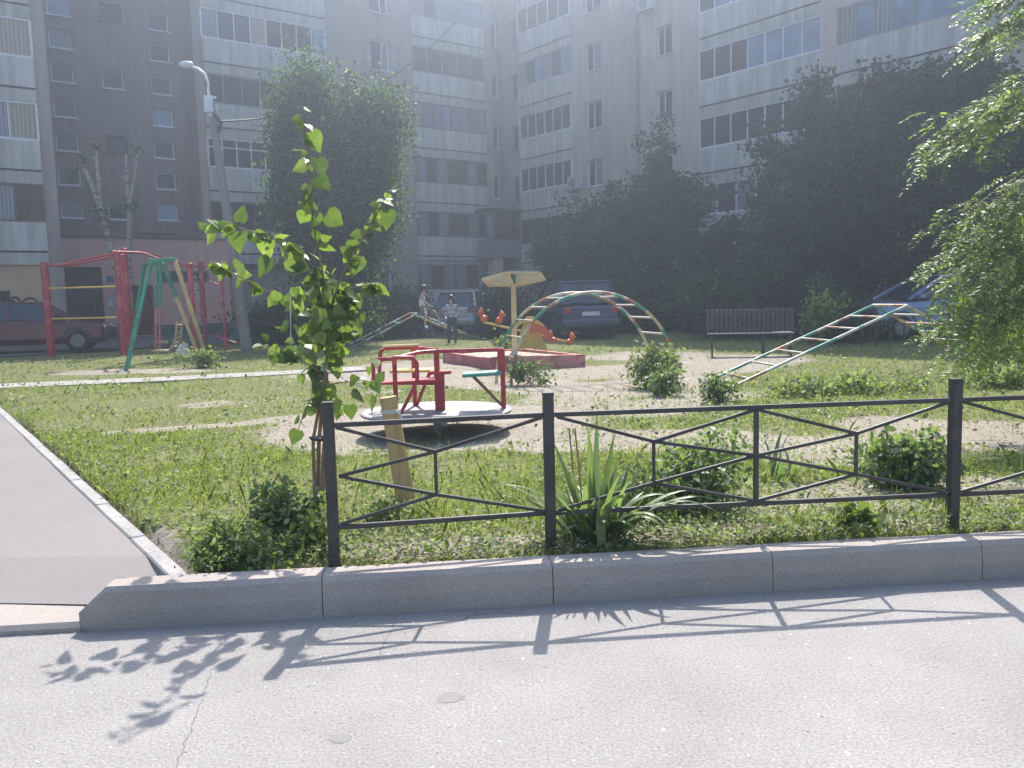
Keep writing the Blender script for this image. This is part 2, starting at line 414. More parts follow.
# snap the first rows to the kerb's back and to the edging so the sheet ends in a clean hidden edge
me = bpy.data.meshes.new('lawn_ground'); me.from_pydata(verts.tolist(), [], fcs.tolist())
at = me.attributes.new('soil', 'FLOAT', 'POINT'); at.data.foreach_set('value', soil(GX, GY).ravel().astype(np.float32))
me.polygons.foreach_set('use_smooth', [True]*len(me.polygons))
lawn = bpy.data.objects.new('lawn_ground', me); COL.objects.link(lawn); struct(lawn)
def lawn_mat():
    m, nt, b, out = new_mat('turf_and_soil'); v = coords(nt)
    a = nt.nodes.new('ShaderNodeAttribute'); a.attribute_name = 'soil'
    n1 = noise(nt, v, 1.1, 6, .7); n2 = noise(nt, v, 14, 5, .7); n3 = noise(nt, v, 60, 3, .7)
    add = nt.nodes.new('ShaderNodeMath'); add.operation = 'ADD'; nt.links.new(a.outputs['Fac'], add.inputs[0])
    mu = nt.nodes.new('ShaderNodeMath'); mu.operation = 'MULTIPLY_ADD'; nt.links.new(n1, mu.inputs[0]); mu.inputs[1].default_value = 1.5; mu.inputs[2].default_value = -.80
    nt.links.new(mu.outputs[0], add.inputs[1])
    msk = ramp(nt, add.outputs[0], [(.30, (0,)*3), (.62, (1,)*3)])
    g = ramp(nt, n2, [(.3, (.085, .105, .035)), (.52, (.14, .145, .06)), (.74, (.25, .22, .15))])
    sd_ = ramp(nt, n1, [(.3, (.36, .32, .265)), (.5, (.27, .235, .19)), (.7, (.38, .345, .29))])
    fine = ramp(nt, n3, [(.3, (.6,)*3), (.65, (1.15,)*3)])
    sd2 = mix(nt, 1., sd_, fine, 'MULTIPLY')
    nt.links.new(mix(nt, msk, g, sd2), b.inputs['Base Color']); b.inputs['Roughness'].default_value = .95
    b.inputs['Specular IOR Level'].default_value = .15
    bump(nt, b, n3, .6, .02)
    return m
me.materials.append(lawn_mat())

# far earth sheet to the horizon
mb = MB(); mb.add([(-250, -60, -.08), (250, -60, -.08), (250, 300, -.08), (-250, 300, -.08)], [(0, 1, 2, 3)])
M['earth'] = mat('earth', (.12, .11, .07), (.09, .08, .05), .5, .95)
struct(mb.build('ground', 'earth'))

def road_mat():
    m, nt, b, out = new_mat('sunbleached_asphalt'); v = coords(nt)
    n1 = noise(nt, v, 1.3, 6, .62); n2 = noise(nt, v, 90, 2, .8); n3 = noise(nt, v, 26, 3, .7)
    base = ramp(nt, n1, [(.30, (.205, .193, .184)), (.48, (.232, .220, .209)), (.68, (.262, .249, .237))])
    g = ramp(nt, n2, [(.25, (.62,)*3), (.5, (1.,)*3), (.72, (1.35,)*3)])
    c = mix(nt, 1., base, g, 'MULTIPLY')
    sp = ramp(nt, noise(nt, v, 40, 1, .5), [(.75, (0,)*3), (.78, (1,)*3)])
    c = mix(nt, sp, c, (.55, .55, .54))
    vo = nt.nodes.new('ShaderNodeTexVoronoi'); vo.feature = 'DISTANCE_TO_EDGE'; vo.inputs['Scale'].default_value = .55
    wn = nt.nodes.new('ShaderNodeTexNoise'); wn.inputs['Scale'].default_value = 3; wn.inputs['Detail'].default_value = 5
    nt.links.new(v, wn.inputs['Vector'])
    vv = nt.nodes.new('ShaderNodeMix'); vv.data_type = 'VECTOR'; vv.inputs[0].default_value = .18
    nt.links.new(v, vv.inputs[4]); nt.links.new(wn.outputs['Color'], vv.inputs[5]); nt.links.new(vv.outputs[1], vo.inputs['Vector'])
    crack = ramp(nt, vo.outputs['Distance'], [(.0, (.8,)*3), (.007, (0,)*3)])
    pm = ramp(nt, noise(nt, v, .5, 2), [(.52, (0,)*3), (.6, (1,)*3)])
    cm = mix(nt, 1., crack, pm, 'MULTIPLY')
    c = mix(nt, cm, c, (.13, .12, .12))
    nt.links.new(c, b.inputs['Base Color']); b.inputs['Roughness'].default_value = .85; b.inputs['Specular IOR Level'].default_value = .3
    ad = nt.nodes.new('ShaderNodeMath'); ad.operation = 'ADD'; nt.links.new(n2, ad.inputs[0]); nt.links.new(n3, ad.inputs[1])
    bump(nt, b, ad.outputs[0], .7, .006)
    return m
M['road'] = road_mat()
mb = MB(); xs_ = np.linspace(-60, 60, 41)
mb.add([(-60, -40, 0), (60, -40, 0), (60, ky(60)+.02, 0), (-60, ky(-60)+.02, 0)], [(0, 1, 2, 3)])
struct(mb.build('road', 'road'))
# worn dark patches on the road
M['patch'] = mat('oil_stain', (.17, .16, .155), (.20, .19, .185), 30, .85)
mb = MB()
for (u, v, r) in ((340, 737, .035), (449, 697, .045)):
    c = gnd(u, v, .004); pts = [(c[0]+r*(.8+.6*random.random())*math.cos(a), c[1]+r*.8*(.8+.6*random.random())*math.sin(a), .0012) for a in np.linspace(0, 2*math.pi, 29)[:-1]]
    mb.add(pts, [tuple(range(28))])
struct(mb.build('road_patch', 'patch'))

M['crack'] = mat('crack_dirt', (.10, .095, .09), (.15, .14, .135), 30, .95)
def crack(px_, w_=.0015):
    pts = []
    for (a, b2) in zip(px_[:-1], px_[1:]):
        for k in range(7): t = k/7; g_ = gnd(a[0]+(b2[0]-a[0])*t, a[1]+(b2[1]-a[1])*t, 0); pts.append((g_[0]+random.gauss(0, .003), g_[1]+random.gauss(0, .003)))
    mb = MB(); k = len(pts); ws = [w_*random.uniform(.3, 1.2)*min(1, i/3, (k-1-i)/3) for i in range(k)]
    mb.add([(x-w2, y, .0014) for (x, y), w2 in zip(pts, ws)]+[(x+w2, y, .0014) for (x, y), w2 in zip(pts, ws)], [(i, i+1, k+i+1, k+i) for i in range(k-1)]); return mb
struct(crack([(212, 668), (205, 690), (197, 712), (189, 735), (178, 762), (165, 800)]).build('road_crack', 'crack'))
struct(crack([(398, 612), (392, 628), (381, 650), (376, 668)], .0018).build('road_crack', 'crack'))
0 and struct(crack([(700, 640), (760, 668), (850, 690), (905, 730)], .0022).build('road_crack', 'crack'))
# pavement path on the left (ramps down to the lowered kerb)
def path_mat():
    m, nt, b, out = new_mat('pinkish_path_asphalt'); v = coords(nt)
    n1 = noise(nt, v, .7, 5, .6); n2 = noise(nt, v, 110, 2, .8)
    base = ramp(nt, n1, [(.3, (.175, .160, .154)), (.7, (.215, .197, .189))])
    g = ramp(nt, n2, [(.25, (.82,)*3), (.72, (1.14,)*3)])
    nt.links.new(mix(nt, 1., base, g, 'MULTIPLY'), b.inputs['Base Color']); b.inputs['Roughness'].default_value = .9
    b.inputs['Specular IOR Level'].default_value = .3
    bump(nt, b, n2, .5, .004); return m
M['path'] = path_mat()
EL = 24.
fx = lambda t: (E0[0]+ed[0]*t, E0[1]+ed[1]*t)
mb = MB()
def pathpt(t, w_, z): x, y = fx(t); return (x+en[0]*w_, y+en[1]*w_, z)
st = []
front = [(-9, ky(-9)+.34, .051), (-4, ky(-4)+.34, .051), (-2.6, ky(-2.6)+.34, .051), (*pathpt(-.30, .0, 0)[:2], .051)]
mid = [(-9, ky(-9)+.9, .10), (-4, ky(-4)+.9, .10), (-3.0, ky(-2.6)+.9, .10), (*pathpt(.45, .03, 0)[:2], .116)]
mb.add(front+mid, [(i, i+1, i+5, i+4) for i in range(3)])
far = [(-40, 9, .112), pathpt(EL, 9., .112), pathpt(EL, 3, .112), pathpt(EL, .03, .116)]
mb.add(mid+far, [(i, i+1, i+5, i+4) for i in range(3)])
struct(mb.build('pavement_path', 'path'))
# light crossing path
def strip(name, pts, wd, z, m, th=.012):
    mb = MB(); P = [Vector((p[0], p[1], 0)) for p in pts]; L = []; Rr = []
    for i, p in enumerate(P):
        t = (P[min(i+1, len(P)-1)]-P[max(i-1, 0)]).normalized(); n_ = Vector((-t.y, t.x, 0))
        L.append(p+n_*wd/2); Rr.append(p-n_*wd/2)
    k = len(P)
    mb.add([(q.x, q.y, z) for q in L]+[(q.x, q.y, z) for q in Rr], [(i, k+i, k+i+1, i+1) for i in range(k-1)])
    mb.add([(q.x, q.y, z) for q in Rr]+[(q.x, q.y, z-.06) for q in Rr], [(i, k+i, k+i+1, i+1) for i in range(k-1)])
    return struct(mb.build(name, m))
M['lightpath'] = mat('pale_trodden_concrete', (.34, .315, .29), (.25, .23, .21), 2.2, .95, .3, fine=25)
a = gnd(0, 387); b_ = gnd(335, 371)
dd = (b_-a); ext = a-dd*.6
strip('cross_path', [ext, a, gnd(160, 380), b_, gnd(365, 369)], .85, .170, 'lightpath')
# edging stones
mb = MB(); t = -.16; L = 1.0
M['edging'] = mat('edging_concrete', (.33, .315, .30), (.24, .228, .216), 3, .9, .4, fine=40)
while t < 20:
    x, y = fx(t+L/2); jig = random.uniform(-.006, .006)
    mb.box((x, y, .05+jig*.6), (L-.012, .085, .155), (0, 0, math.atan2(ed[1], ed[0])+random.uniform(-.006, .006)), bev=.008); t += L
struct(mb.build('path_edging', 'edging'))
# kerb stones
M['kerb'] = mat('kerb_concrete', (.34, .295, .265), (.265, .23, .205), 1.1, .92, .15, fine=150)
kd = Vector((1, KS, 0)).normalized(); kn = Vector((-kd.y, kd.x, 0)); ang = math.atan(KS)
mb = MB(); tops = .185
j0 = .165; js = [j0+1.035*i*kd.x for i in range(-1, 16)]
def kerb_seg(mb, xa, xb, za, zb, wd=.15, slope0=0, ht=None):
    # profile with a chamfered front edge, extruded from xa to xb (x along the line)
    A = Vector((xa, ky(xa), 0)); B = Vector((xb, ky(xb), 0))
    prof = [(0, -.1), (0, za-.10), (.012, za-.022), (.03, za), (wd, za), (wd, -.1)]
    n_ = len(prof)
    vs = [A+kn*p+Vector((0, 0, z)) for p, z in prof]+[B+kn*p+Vector((0, 0, z if z < 0 else z+(zb-za))) for p, z in prof]
    if slope0: # oblique left end: top starts further right
        for i in range(2, 5): vs[i] = vs[i]+kd*slope0
    mb.add(vs, [(i, i+1, n_+i+1, n_+i) for i in range(n_-1)]+[tuple(range(n_)), tuple(range(n_, 2*n_))[::-1]])
kerb_seg(mb, KX0, js[0]-.002, tops, tops, .15, .11)
for xa, xb in zip(js[:-1], js[1:]): kerb_seg(mb, xa+.002, xb-.002, tops+random.uniform(-.003, .003), tops)
struct(mb.build('kerb', 'kerb'))
mb = MB()
x = KX0+.03
while x > -9:
    A = x-1.0
    P0 = Vector((A, ky(A), 0)); P1 = Vector((x-.006, ky(x-.006), 0))
    pr = [(.0, -.1), (.0, .02), (.02, .04), (.36, .048), (.36, -.1)]
    mb.add([P0+kn*p+Vector((0, 0, z)) for p, z in pr]+[P1+kn*p+Vector((0, 0, z)) for p, z in pr], [(i, i+1, 6+i-0, 5+i) for i in range(4)]+[(0, 1, 2, 3, 4), (9, 8, 7, 6, 5)])
    x -= 1.0
struct(mb.build('lowered_kerb', 'kerb'))
# access road in front of the building
mb = MB()
M['asphalt'] = mat('old_dark_asphalt', (.12, .115, .115), (.085, .08, .08), .9, .9, .3, fine=25)
def AB(a, b, z): p = uL*a+vB*b; return (p[0], p[1], z)
mb.add([AB(-12, 20.5+3, .186), AB(-12, 37, .186), AB(26.5, 37, .186), AB(26.5, -4, .186), AB(22.5, -4, .186), AB(21.2, 25.5, .186), AB(17, 29, .186), AB(4, 26, .186)], [(0, 7, 1), (7, 6, 2, 1), (6, 5, 3, 2), (5, 4, 3)])
struct(mb.build('access_road', 'asphalt'))

# ================================================================ BUILDING
LV0, SH = 3.14, 2.69
ZTOP = LV0+SH*7+.9
bld = thing('apartment_building', AB(24, 38, 0), 'tall grey panel apartment block with two wings and rows of glazed balconies around the yard', 'apartment building')
class Fac:
    def __init__(s, kind, c): s.k = kind; s.c = c
    def P(s, q, z, d):
        if s.k == 'L': p = uL*q+vB*(s.c-d)
        else: p = vB*q+uL*(s.c-d)
        return Vector((p[0], p[1], z))
    def box(s, mb, s0, s1, z0, z1, d0, d1, mi=0):
        vs = [s.P(q, z, d) for q in (s0, s1) for d in (d0, d1) for z in (z0, z1)]
        fs = [(0, 1, 3, 2), (4, 6, 7, 5), (0, 4, 5, 1), (2, 3, 7, 6), (0, 2, 6, 4), (1, 5, 7, 3)]
        mb.add(vs, fs, mi)
    def inv(s, u, v):
        return pB(u, v, s.c) if s.k == 'L' else pA(u, v, s.c)
    def q(s, u, v=200): return s.inv(u, v)[0]
    def wall(s, mb, s0, s1, z0, z1, holes, rd=.2, mi=0):
        S = sorted({s0, s1, *[x for h in holes for x in h[:2] if s0 < x < s1]}); Z = sorted({z0, z1, *[x for h in holes for x in h[2:] if z0 < x < z1]})
        def ishole(a, b):
            return any(h[0] < a < h[1] and h[2] < b < h[3] for h in holes)
        for i in range(len(S)-1):
            run = None
            for j in range(len(Z)):
                hit = j < len(Z)-1 and not ishole((S[i]+S[i+1])/2, (Z[j]+Z[j+1])/2)
                if hit and run is None: run = Z[j]
                if not hit and run is not None:
                    mb.add([s.P(S[i], run, 0), s.P(S[i+1], run, 0), s.P(S[i+1], Z[j], 0), s.P(S[i], Z[j], 0)], [(0, 1, 2, 3)], mi); run = None
        for h in holes:
            a, b, c, d = h
            for q in ([(a, c), (b, c)], [(b, c), (b, d)], [(b, d), (a, d)], [(a, d), (a, c)]):
                mb.add([s.P(q[0][0], q[0][1], 0), s.P(q[1][0], q[1][1], 0), s.P(q[1][0], q[1][1], -rd), s.P(q[0][0], q[0][1], -rd)], [(0, 1, 2, 3)], mi)
def window(F, s0, s1, z0, z1, frame='frame_white', pane=('glass_dark',), mull=(.5,), sill=True, fw=.06, d=-.14, bars=False):
    fr = MB()
    F.box(fr, s0, s1, z0, z0+fw, d-.05, d+.03); F.box(fr, s0, s1, z1-fw, z1, d-.05, d+.03)
    F.box(fr, s0, s0+fw, z0+fw, z1-fw, d-.05, d+.028); F.box(fr, s1-fw, s1, z0+fw, z1-fw, d-.05, d+.028)
    for m_ in mull:
        q = s0+(s1-s0)*m_; F.box(fr, q-fw*.5, q+fw*.5, z0+fw, z1-fw, d-.05, d+.026)
    if sill: F.box(fr, s0-.05, s1+.05, z0-.05, z0-.003, d, .07)
    if bars:
        for q in np.linspace(s0+.1, s1-.1, 7): F.box(fr, q-.008, q+.008, z0, z1, .02, .035)
        for z in (z0+.15, (z0+z1)/2, z1-.15): F.box(fr, s0, s1, z-.008, z+.008, .036, .05)
    w_ = fr.build('window', frame, bld)
    pn = MB(); edges = [s0+fw]+[s0+(s1-s0)*m_ for m_ in mull]+[s1-fw]
    for i in range(len(edges)-1): F.box(pn, edges[i]+.001, edges[i+1]-.001, z0+fw, z1-fw, d-.03, d, i % len(pane))
    pn.build('pane', list(pane), w_)
    return (s0, s1, z0, z1)
def balcony(F, s0, s1, zk, style, npan, panes, d=.10, parapet='panel', label=None):
    """one storey of a balcony bay: slab edge band, joint, parapet, glazing"""
    mb = MB()
    F.box(mb, s0, s1, zk, zk+.40, -.3, d, 1)
    F.box(mb, s0+.02, s1-.02, zk+.40, zk+.47, -.3, d-.05, 2)
    h = (s1-s0)
    sp = [s0, s0+h*(.48 if random.random() < .7 else .33), s1]
    for a_, b_2 in zip(sp[:-1], sp[1:]): F.box(mb, a_+.008, b_2-.008, zk+.47, zk+1.42, -.1, d+.02, 0)
    bal = mb.build('balcony', [parapet, 'band', 'joint'], bld)
    if label: bal['label'] = label
    fr = MB(); z0, z1 = zk+1.423, zk+SH-.003; fw = .055; df = d-.06
    F.box(fr, s0, s1, z0, z0+.07, df-.06, df+.04); F.box(fr, s0, s1, z1-.07, z1, df-.06, df+.04)
    qs = np.linspace(s0, s1, npan+1)
    for i, q in enumerate(qs):
        q = min(max(q, s0+fw/2), s1-fw/2); ww = fw*(1.3 if i in (0, npan, npan//2) else .85)
        F.box(fr, q-ww/2, q+ww/2, z0+.07, z1-.07, df-.05, df+.035)
    if style == 'transom':
        F.box(fr, s0, s1, z1-.42, z1-.37, df-.05, df+.03)
    frm = {'white': 'frame_white', 'brown': 'frame_brown', 'grey': 'frame_grey', 'transom': 'frame_white'}[style]
    g = fr.build('glazing_frame', frm, bal)
    pn = MB(); mats_ = sorted(set(panes))
    for i in range(npan):
        F.box(pn, qs[i]+.02, qs[i+1]-.02, z0+.07, z1-.07, df-.03, df, mats_.index(panes[i % len(panes)]))
    pn.build('pane', mats_, g)
GD, GB, GR, CW, CY = 'glass_dark', 'glass_blue_sky', 'glass_brown', 'curtain_w', 'curtain_y'
def rp(*c): return [random.choice(c) for _ in range(7)]

# --- left wing, stair section (recessed, b=39)
Fs = Fac('L', 39.); holes = []
sA0 = Fs.q(38); sA1 = Fs.q(201, 60)
cols = [([6, 39, 73, 108, 142, 176, 209], lambda y: 58+ (y-6)*.07, 18, 18), ([13, 80, 145, 211], lambda y: 110+(y-13)*.05, 18, 17), ([22, 53, 86, 118, 150, 181, 212], lambda y: 158.5+(y-22)*.05, 17, 17)]
wins = []
for ci, (ysx, fu, wpx, hpx) in enumerate(cols):
    for i, y in enumerate(ysx):
        u = fu(y); q, z = Fs.inv(u, y); hw, hh = .42, .36
        wins.append((q-hw, q+hw, z-hh, z+hh, ci, i))
    q, z = Fs.inv(fu(ysx[0]), ysx[0]); stp = SH if ci == 1 else SH/2
    for k in range(1, 12 if ci != 1 else 5):
        if z+stp*k < ZTOP-1: wins.append((q-.42, q+.42, z+stp*k-.36, z+stp*k+.36, ci, 20+k))
for (a_, b2, c_, d_, ci, i) in wins:
    holes.append((a_, b2, c_, d_))
    pk = random.choice([(GD,), (GD,), (GB,), (CW,), (GR,)]) if ci == 0 else random.choice([(GD,), (GD,), (GD,), (GB,)])
    window(Fs, a_, b2, c_, d_, 'frame_white' if not (ci == 1 and i in (0, 2)) else 'frame_brown', pk, (), sill=True, fw=.055)
mb = MB(); ztp = 4.12
Fs.wall(mb, sA0, sA1, ztp-.3, ZTOP, holes)
Fs.box(mb, Fs.q(161)-1.0, Fs.q(161)+.6, 4.42, 4.50, 0.002, .06, 1)
mb.build('wall', ['wall_brown', 'joint'], bld)
# --- left wing bay u 204..325, b=38
Fb = Fac('L', 38.)
q0, q1 = 13.1, Fb.q(326, 40)
mb = MB(); Fb.wall(mb, q0-.35, q1+.0, 0, ZTOP, [(q0, q1-.05, LV0-2.0, ZTOP-.8)], rd=.5)
Fb.box(mb, q0-.35, q0-.3, 0, ZTOP, -1.0, -.002)
mb.build('wall', 'wall_grey', bld)
sty = [('brown', 5, rp(GR, GD), 'panel'), ('brown', 6, rp(GR, GD, GR), 'panel'), ('transom', 9, rp(GD, GD, GB), 'panel'), ('grey', 7, rp(GD, GR), 'panel'), ('white', 8, [CW, GD, GD, CY, GD, GR, GD, GB], 'panel'), ('white', 8, rp(GD, CW), 'panel'), ('grey', 7, rp(GD), 'panel')]
for k in range(7): balcony(Fb, q0, q1-.05, LV0+SH*(k-1) if k else LV0-SH+.02, *[sty[k][0], sty[k][1], sty[k][2]]) if k else None
balcony(Fb, q0, q1-.05, LV0+SH*6, 'white', 7, rp(GD, CW))
# --- left wing middle wall u 326..411 with windows
mq0, mq1 = q1, Fb.q(411.5, 60)
holes = []
wz = []
zb = pB(388, 71.5, 38)[1]; zt = pB(385, 41.5, 38)[1]
qa, qb = Fb.q(371, 56), Fb.q(389.5, 56)
kk = int(round((zb-1.0-LV0)/SH)); 
for k in range(-1, 7):
    z0_ = zb+(k-kk)*SH; z1_ = zt+(k-kk)*SH
    if z0_ < .6: continue
    holes.append((qa, qb, z0_, z1_)); window(Fb, qa, qb, z0_, z1_, 'frame_white', random.choice([(GD, GD), (GD, CW), (GB, GD)]), (.62,), bars=(z0_ < 3))
mb = MB(); Fb.wall(mb, mq0, mq1, 0, ZTOP, holes)
mb.build('wall', 'wall_grey', bld)
# gas pipe along the wall
mb = MB(); zp = 3.55
mb.tube([Fb.P(mq0+1.5, zp, .08), Fb.P(mq1-1.3, zp, .08), Fb.P(mq1-1.2, zp-.5, .08), Fb.P(mq1-1.15, .4, .08)], .03, 6)
mb.tube([Fb.P(mq1-1.0, zp+.12, .09), Fb.P(mq1-.6, zp-.2, .2), Fb.P(Fb.q(487), zp-.2, .2)], .03, 6)
mb.build('gas_pipe', 'frame_grey', bld)
# --- middle bay u 411..485
b0, b1 = Fb.q(413, 100), Fb.q(484.5, 110)
st2 = [('brown', 6, [CW, GR, CW, CW, GR, CW, GR]), ('brown', 7, [CW, GR, CW, GR, GR, CW, GR]), ('brown', 8, [CW, CW, CW, GB, CW, CW, CW]), ('grey', 5, [GR, GD, GR, GD, GR]), ('grey', 6, [CW, GD, CW, CW, CW, GB]), ('white', 6, [CW, CW, GD, CW, CW, CW]), ('white', 6, rp(CW, GD))]
mb = MB(); Fb.wall(mb, mq1, b0, 0, ZTOP, []); Fb.wall(mb, b0, b1, ZTOP-.9, ZTOP, [])
Fb.wall(mb, b1, b1+.55, 0, ZTOP, []); Fb.box(mb, b1+.5, b1+.55, 0, ZTOP, -2, -.002)
mb.build('wall', 'wall_grey', bld)
balcony(Fb, b0, b1, LV0-SH+.02, *st2[0][:3])
for k in range(1, 8): balcony(Fb, b0, b1, LV0+SH*(k-1), *st2[k-1 if k > 1 else 1][:3])
# --- corner: left wing strip, right wing strip
Fc = Fac('L', 38.6); Fr = Fac('R', 29.3)
cA = 29.3
holes = []
zz = pB(495, 98, 38.6)[1]; zz1 = pB(495, 74, 38.6)[1]; ca, cb = Fc.q(491.5, 90), Fc.q(498.5, 90)
for k in range(-3, 4):
    z0_, z1_ = zz+SH*k, zz1+SH*k
    if z0_ > 4.5 and z1_ < ZTOP-.4: holes.append((ca, cb, z0_, z1_)); window(Fc, ca, cb, z0_, z1_, 'frame_white', (GD,), (), fw=.07)
mb = MB(); Fc.wall(mb, b1+.5, cA+.02, 0, ZTOP, holes); mb.build('wall', 'wall_grey', bld)
cbq = 38.6
r0, r1 = Fr.q(520.5, 120), Fr.q(571, 60)
RO = -.38
holes = []
for k in range(0, 7):
    z0_ = LV0+RO+SH*k+.95
    holes.append((r0+.25, r0+.75, z0_, z0_+1.35)); window(Fr, r0+.25, r0+.75, z0_, z0_+1.35, 'frame_grey', (GD,), (), fw=.05)
mb = MB(); Fr.wall(mb, r0, cbq, 0, ZTOP, holes)
mb.build('wall', 'wall_grey', bld)
st3 = [('white', 6, [GD]), ('white', 6, [GD]), ('white', 6, [GD, GD, GR]), ('grey', 6, [GB, GD, CW]), ('white', 5, [GR, GD, GR]), ('white', 5, [CW, GD])]
for k in range(0, 7):
    s_ = [('brown', 5, [GD]), ('white', 6, [GD, GD]), ('white', 6, [GD, GR]), ('grey', 6, [GB, GD, CW]), ('white', 5, [GR, GR, GD]), ('white', 5, [CW, GD]), ('white', 5, [CW, GD])][k]
    balcony(Fr, r1, r0, LV0+RO+SH*k, *s_[:3])
# wall 571..640 with windows at 586..601
wl = Fr.q(640, 100)
holes = []
za = pA(593, 129, 29.3)[1]; zb2 = pA(593, 101.5, 29.3)[1]; wa, wb = Fr.q(601.5, 115), Fr.q(586, 115)
for k in range(-3, 5):
    z0_, z1_ = za+SH*k, zb2+SH*k
    if z0_ > .7 and z1_ < ZTOP-.3: holes.append((wa, wb, z0_, z1_)); window(Fr, wa, wb, z0_, z1_, 'frame_white', random.choice([(GD, GD), (CW, GD)]), (.55,))
mb = MB(); Fr.wall(mb, wl, r1, 0, ZTOP, holes); Fr.wall(mb, r1, r0, ZTOP-.9, ZTOP, []); Fr.box(mb, r1-.04, r1, 0, ZTOP, -.5, -.002)
mb.build('wall', 'wall_beige', bld)
# downpipe
# --- right wing front section (a=28.9), u 640..700 wall, 700..822 bay, pier, 838..1005 bay, beyond
F2 = Fac('R', 28.8)
p0 = F2.q(638, 100); p1 = F2.q(700, 100); p2 = F2.q(822, 100); p3 = F2.q(838, 80); p4 = F2.q(1003, 50)
holes = []
za = pA(665, 119, 28.8)[1]; zb2 = pA(665, 90.5, 28.8)[1]; wa, wb = F2.q(672, 100), F2.q(656.5, 100)
for k in range(-3, 5):
    z0_, z1_ = za+SH*k, zb2+SH*k
    if z0_ > .7 and z1_ < ZTOP-.3: holes.append((wa, wb, z0_, z1_)); window(F2, wa, wb, z0_, z1_, 'frame_white', random.choice([(GD, GD), (CW, GD)]), (.55,))
mb = MB(); F2.wall(mb, p1, p0, 0, ZTOP, holes)
mb.build('wall', 'wall_beige', bld)
mb = MB(); F2.wall(mb, p3, p2, 0, ZTOP, []); F2.box(mb, p3, p2, 0, ZTOP, .003, .14)
F2.wall(mb, -14, p4, 0, ZTOP, [])
F2.box(mb, p4-1.2, p4, 0, ZTOP, .003, .2)
F2.wall(mb, p4, p3, ZTOP-.9, ZTOP, []); F2.wall(mb, p2, p1, ZTOP-.9, ZTOP, [])
mb.build('wall', 'wall_beige', bld)
mb = MB(); mb.tube([F2.P(p0-.05, .2, .1), F2.P(p0-.05, ZTOP-.5, .1)], .055, 8); mb.build('downpipe', 'frame_grey', bld)
for k in range(0, 7):
    s_ = [('white', 6, [GD, CW]), ('white', 7, [GD]), ('white', 7, [GD, GR]), ('white', 7, [GD, GB, GB, GB, GB, GB, GD]), ('white', 7, [CW, GB]), ('grey', 7, [GD]), ('white', 7, [GB, GD])][k]
    balcony(F2, p2, p1, LV0+SH*k, *(('white', 7, [GB, GB, GB, GB, GR, GR, GR]) if k == 2 else s_[:3]))
    s_ = [('brown', 6, [GR, GD]), ('brown', 6, [GR, GD]), ('grey', 8, [CW, GB, GB, GB, GB, CW, GB]), ('white', 8, [GB, GB, CW]), ('grey', 8, [GD]), ('white', 7, [GD]), ('white', 7, [GB])][k]
    balcony(F2, p4, p3, LV0+SH*k+(.0), *s_[:3])
# --- far-left projecting block b=33.4
Fp = Fac('L', 33.4)
e1 = Fp.q(40, 150); e2 = Fp.q(52.5, 130); e0 = e1-5.2
mb = MB(); Fp.wall(mb, e1, e2, 0, ZTOP, []); Fp.wall(mb, e0, e1, ZTOP-.9, ZTOP, []); Fp.wall(mb, -22, e0, 0, ZTOP, [])
Fp.box(mb, e2-.25, e2, 0, ZTOP, -5.7, -.003)
mb.build('wall', 'wall_grey', bld)
st4 = [('brown', 6, [CW, GR, CW, CW, GR, CW]), ('white', 6, [GD, CW, GD, GD, CW, CY]), ('white', 5, [GD, CY, CW, CY, CY]), ('brown', 6, rp(GR, CW)), ('white', 6, rp(GD, CW))]
LP = pB(44, 185, 33.4)[1]-SH*1
for k in range(0, 7):
    s_ = [('brown', 6, [GR, CW, GR, CW, CW, GR]), ('white', 6, [GD, CW, GD, GD, CW, CY]), ('white', 5, [GD, CY, CW, CY, CY]), ('brown', 6, rp(GR, CW)), ('white', 6, rp(GD, CW)), ('white', 6, [GD]), ('white', 6, [GD])][k]
    balcony(Fp, e0, e1, LP+SH*k, *s_[:3])
mb = MB(); Fp.wall(mb, e0, e1, 0, LP, [(Fp.q(-8), Fp.q(11, 300), .1, pB(5, 291, 33.4)[1])])
mb.build('wall', 'ochre', bld)
mb = MB(); Fp.box(mb, Fp.q(-8), Fp.q(11, 300), .1, pB(5, 291, 33.4)[1]-.01, -.16, -.10)
mb.build('door', 'dark_metal', bld)
# graffiti (sprayed loops and letters) on the ochre wall
mb = MB()
def gp(u, v): q, z = pB(u, v, 33.4); return Fp.P(q, z, .012)
def loop(cx, cy, rx, ry, a0, a1, n=18): return [gp(cx+rx*math.cos(a), cy+ry*math.sin(a)) for a in np.linspace(a0, a1, n)]
for pts in (loop(15, 304, 5.5, 7, -2.8, 2.2), loop(13, 304, 2.2, 3, -2.5, 2.5), loop(30, 308, 9.5, 10, -3.3, 1.9), loop(28.5, 309.5, 3, 3.4, 0, 6.2), [gp(20, 312), gp(17, 310), gp(20, 305), gp(22.5, 301)], [gp(13, 296.5), gp(19, 300), gp(22, 307), gp(20, 312)]):
    mb.tube(pts, .028, 5)
mb.build('graffiti', 'graffiti', bld)
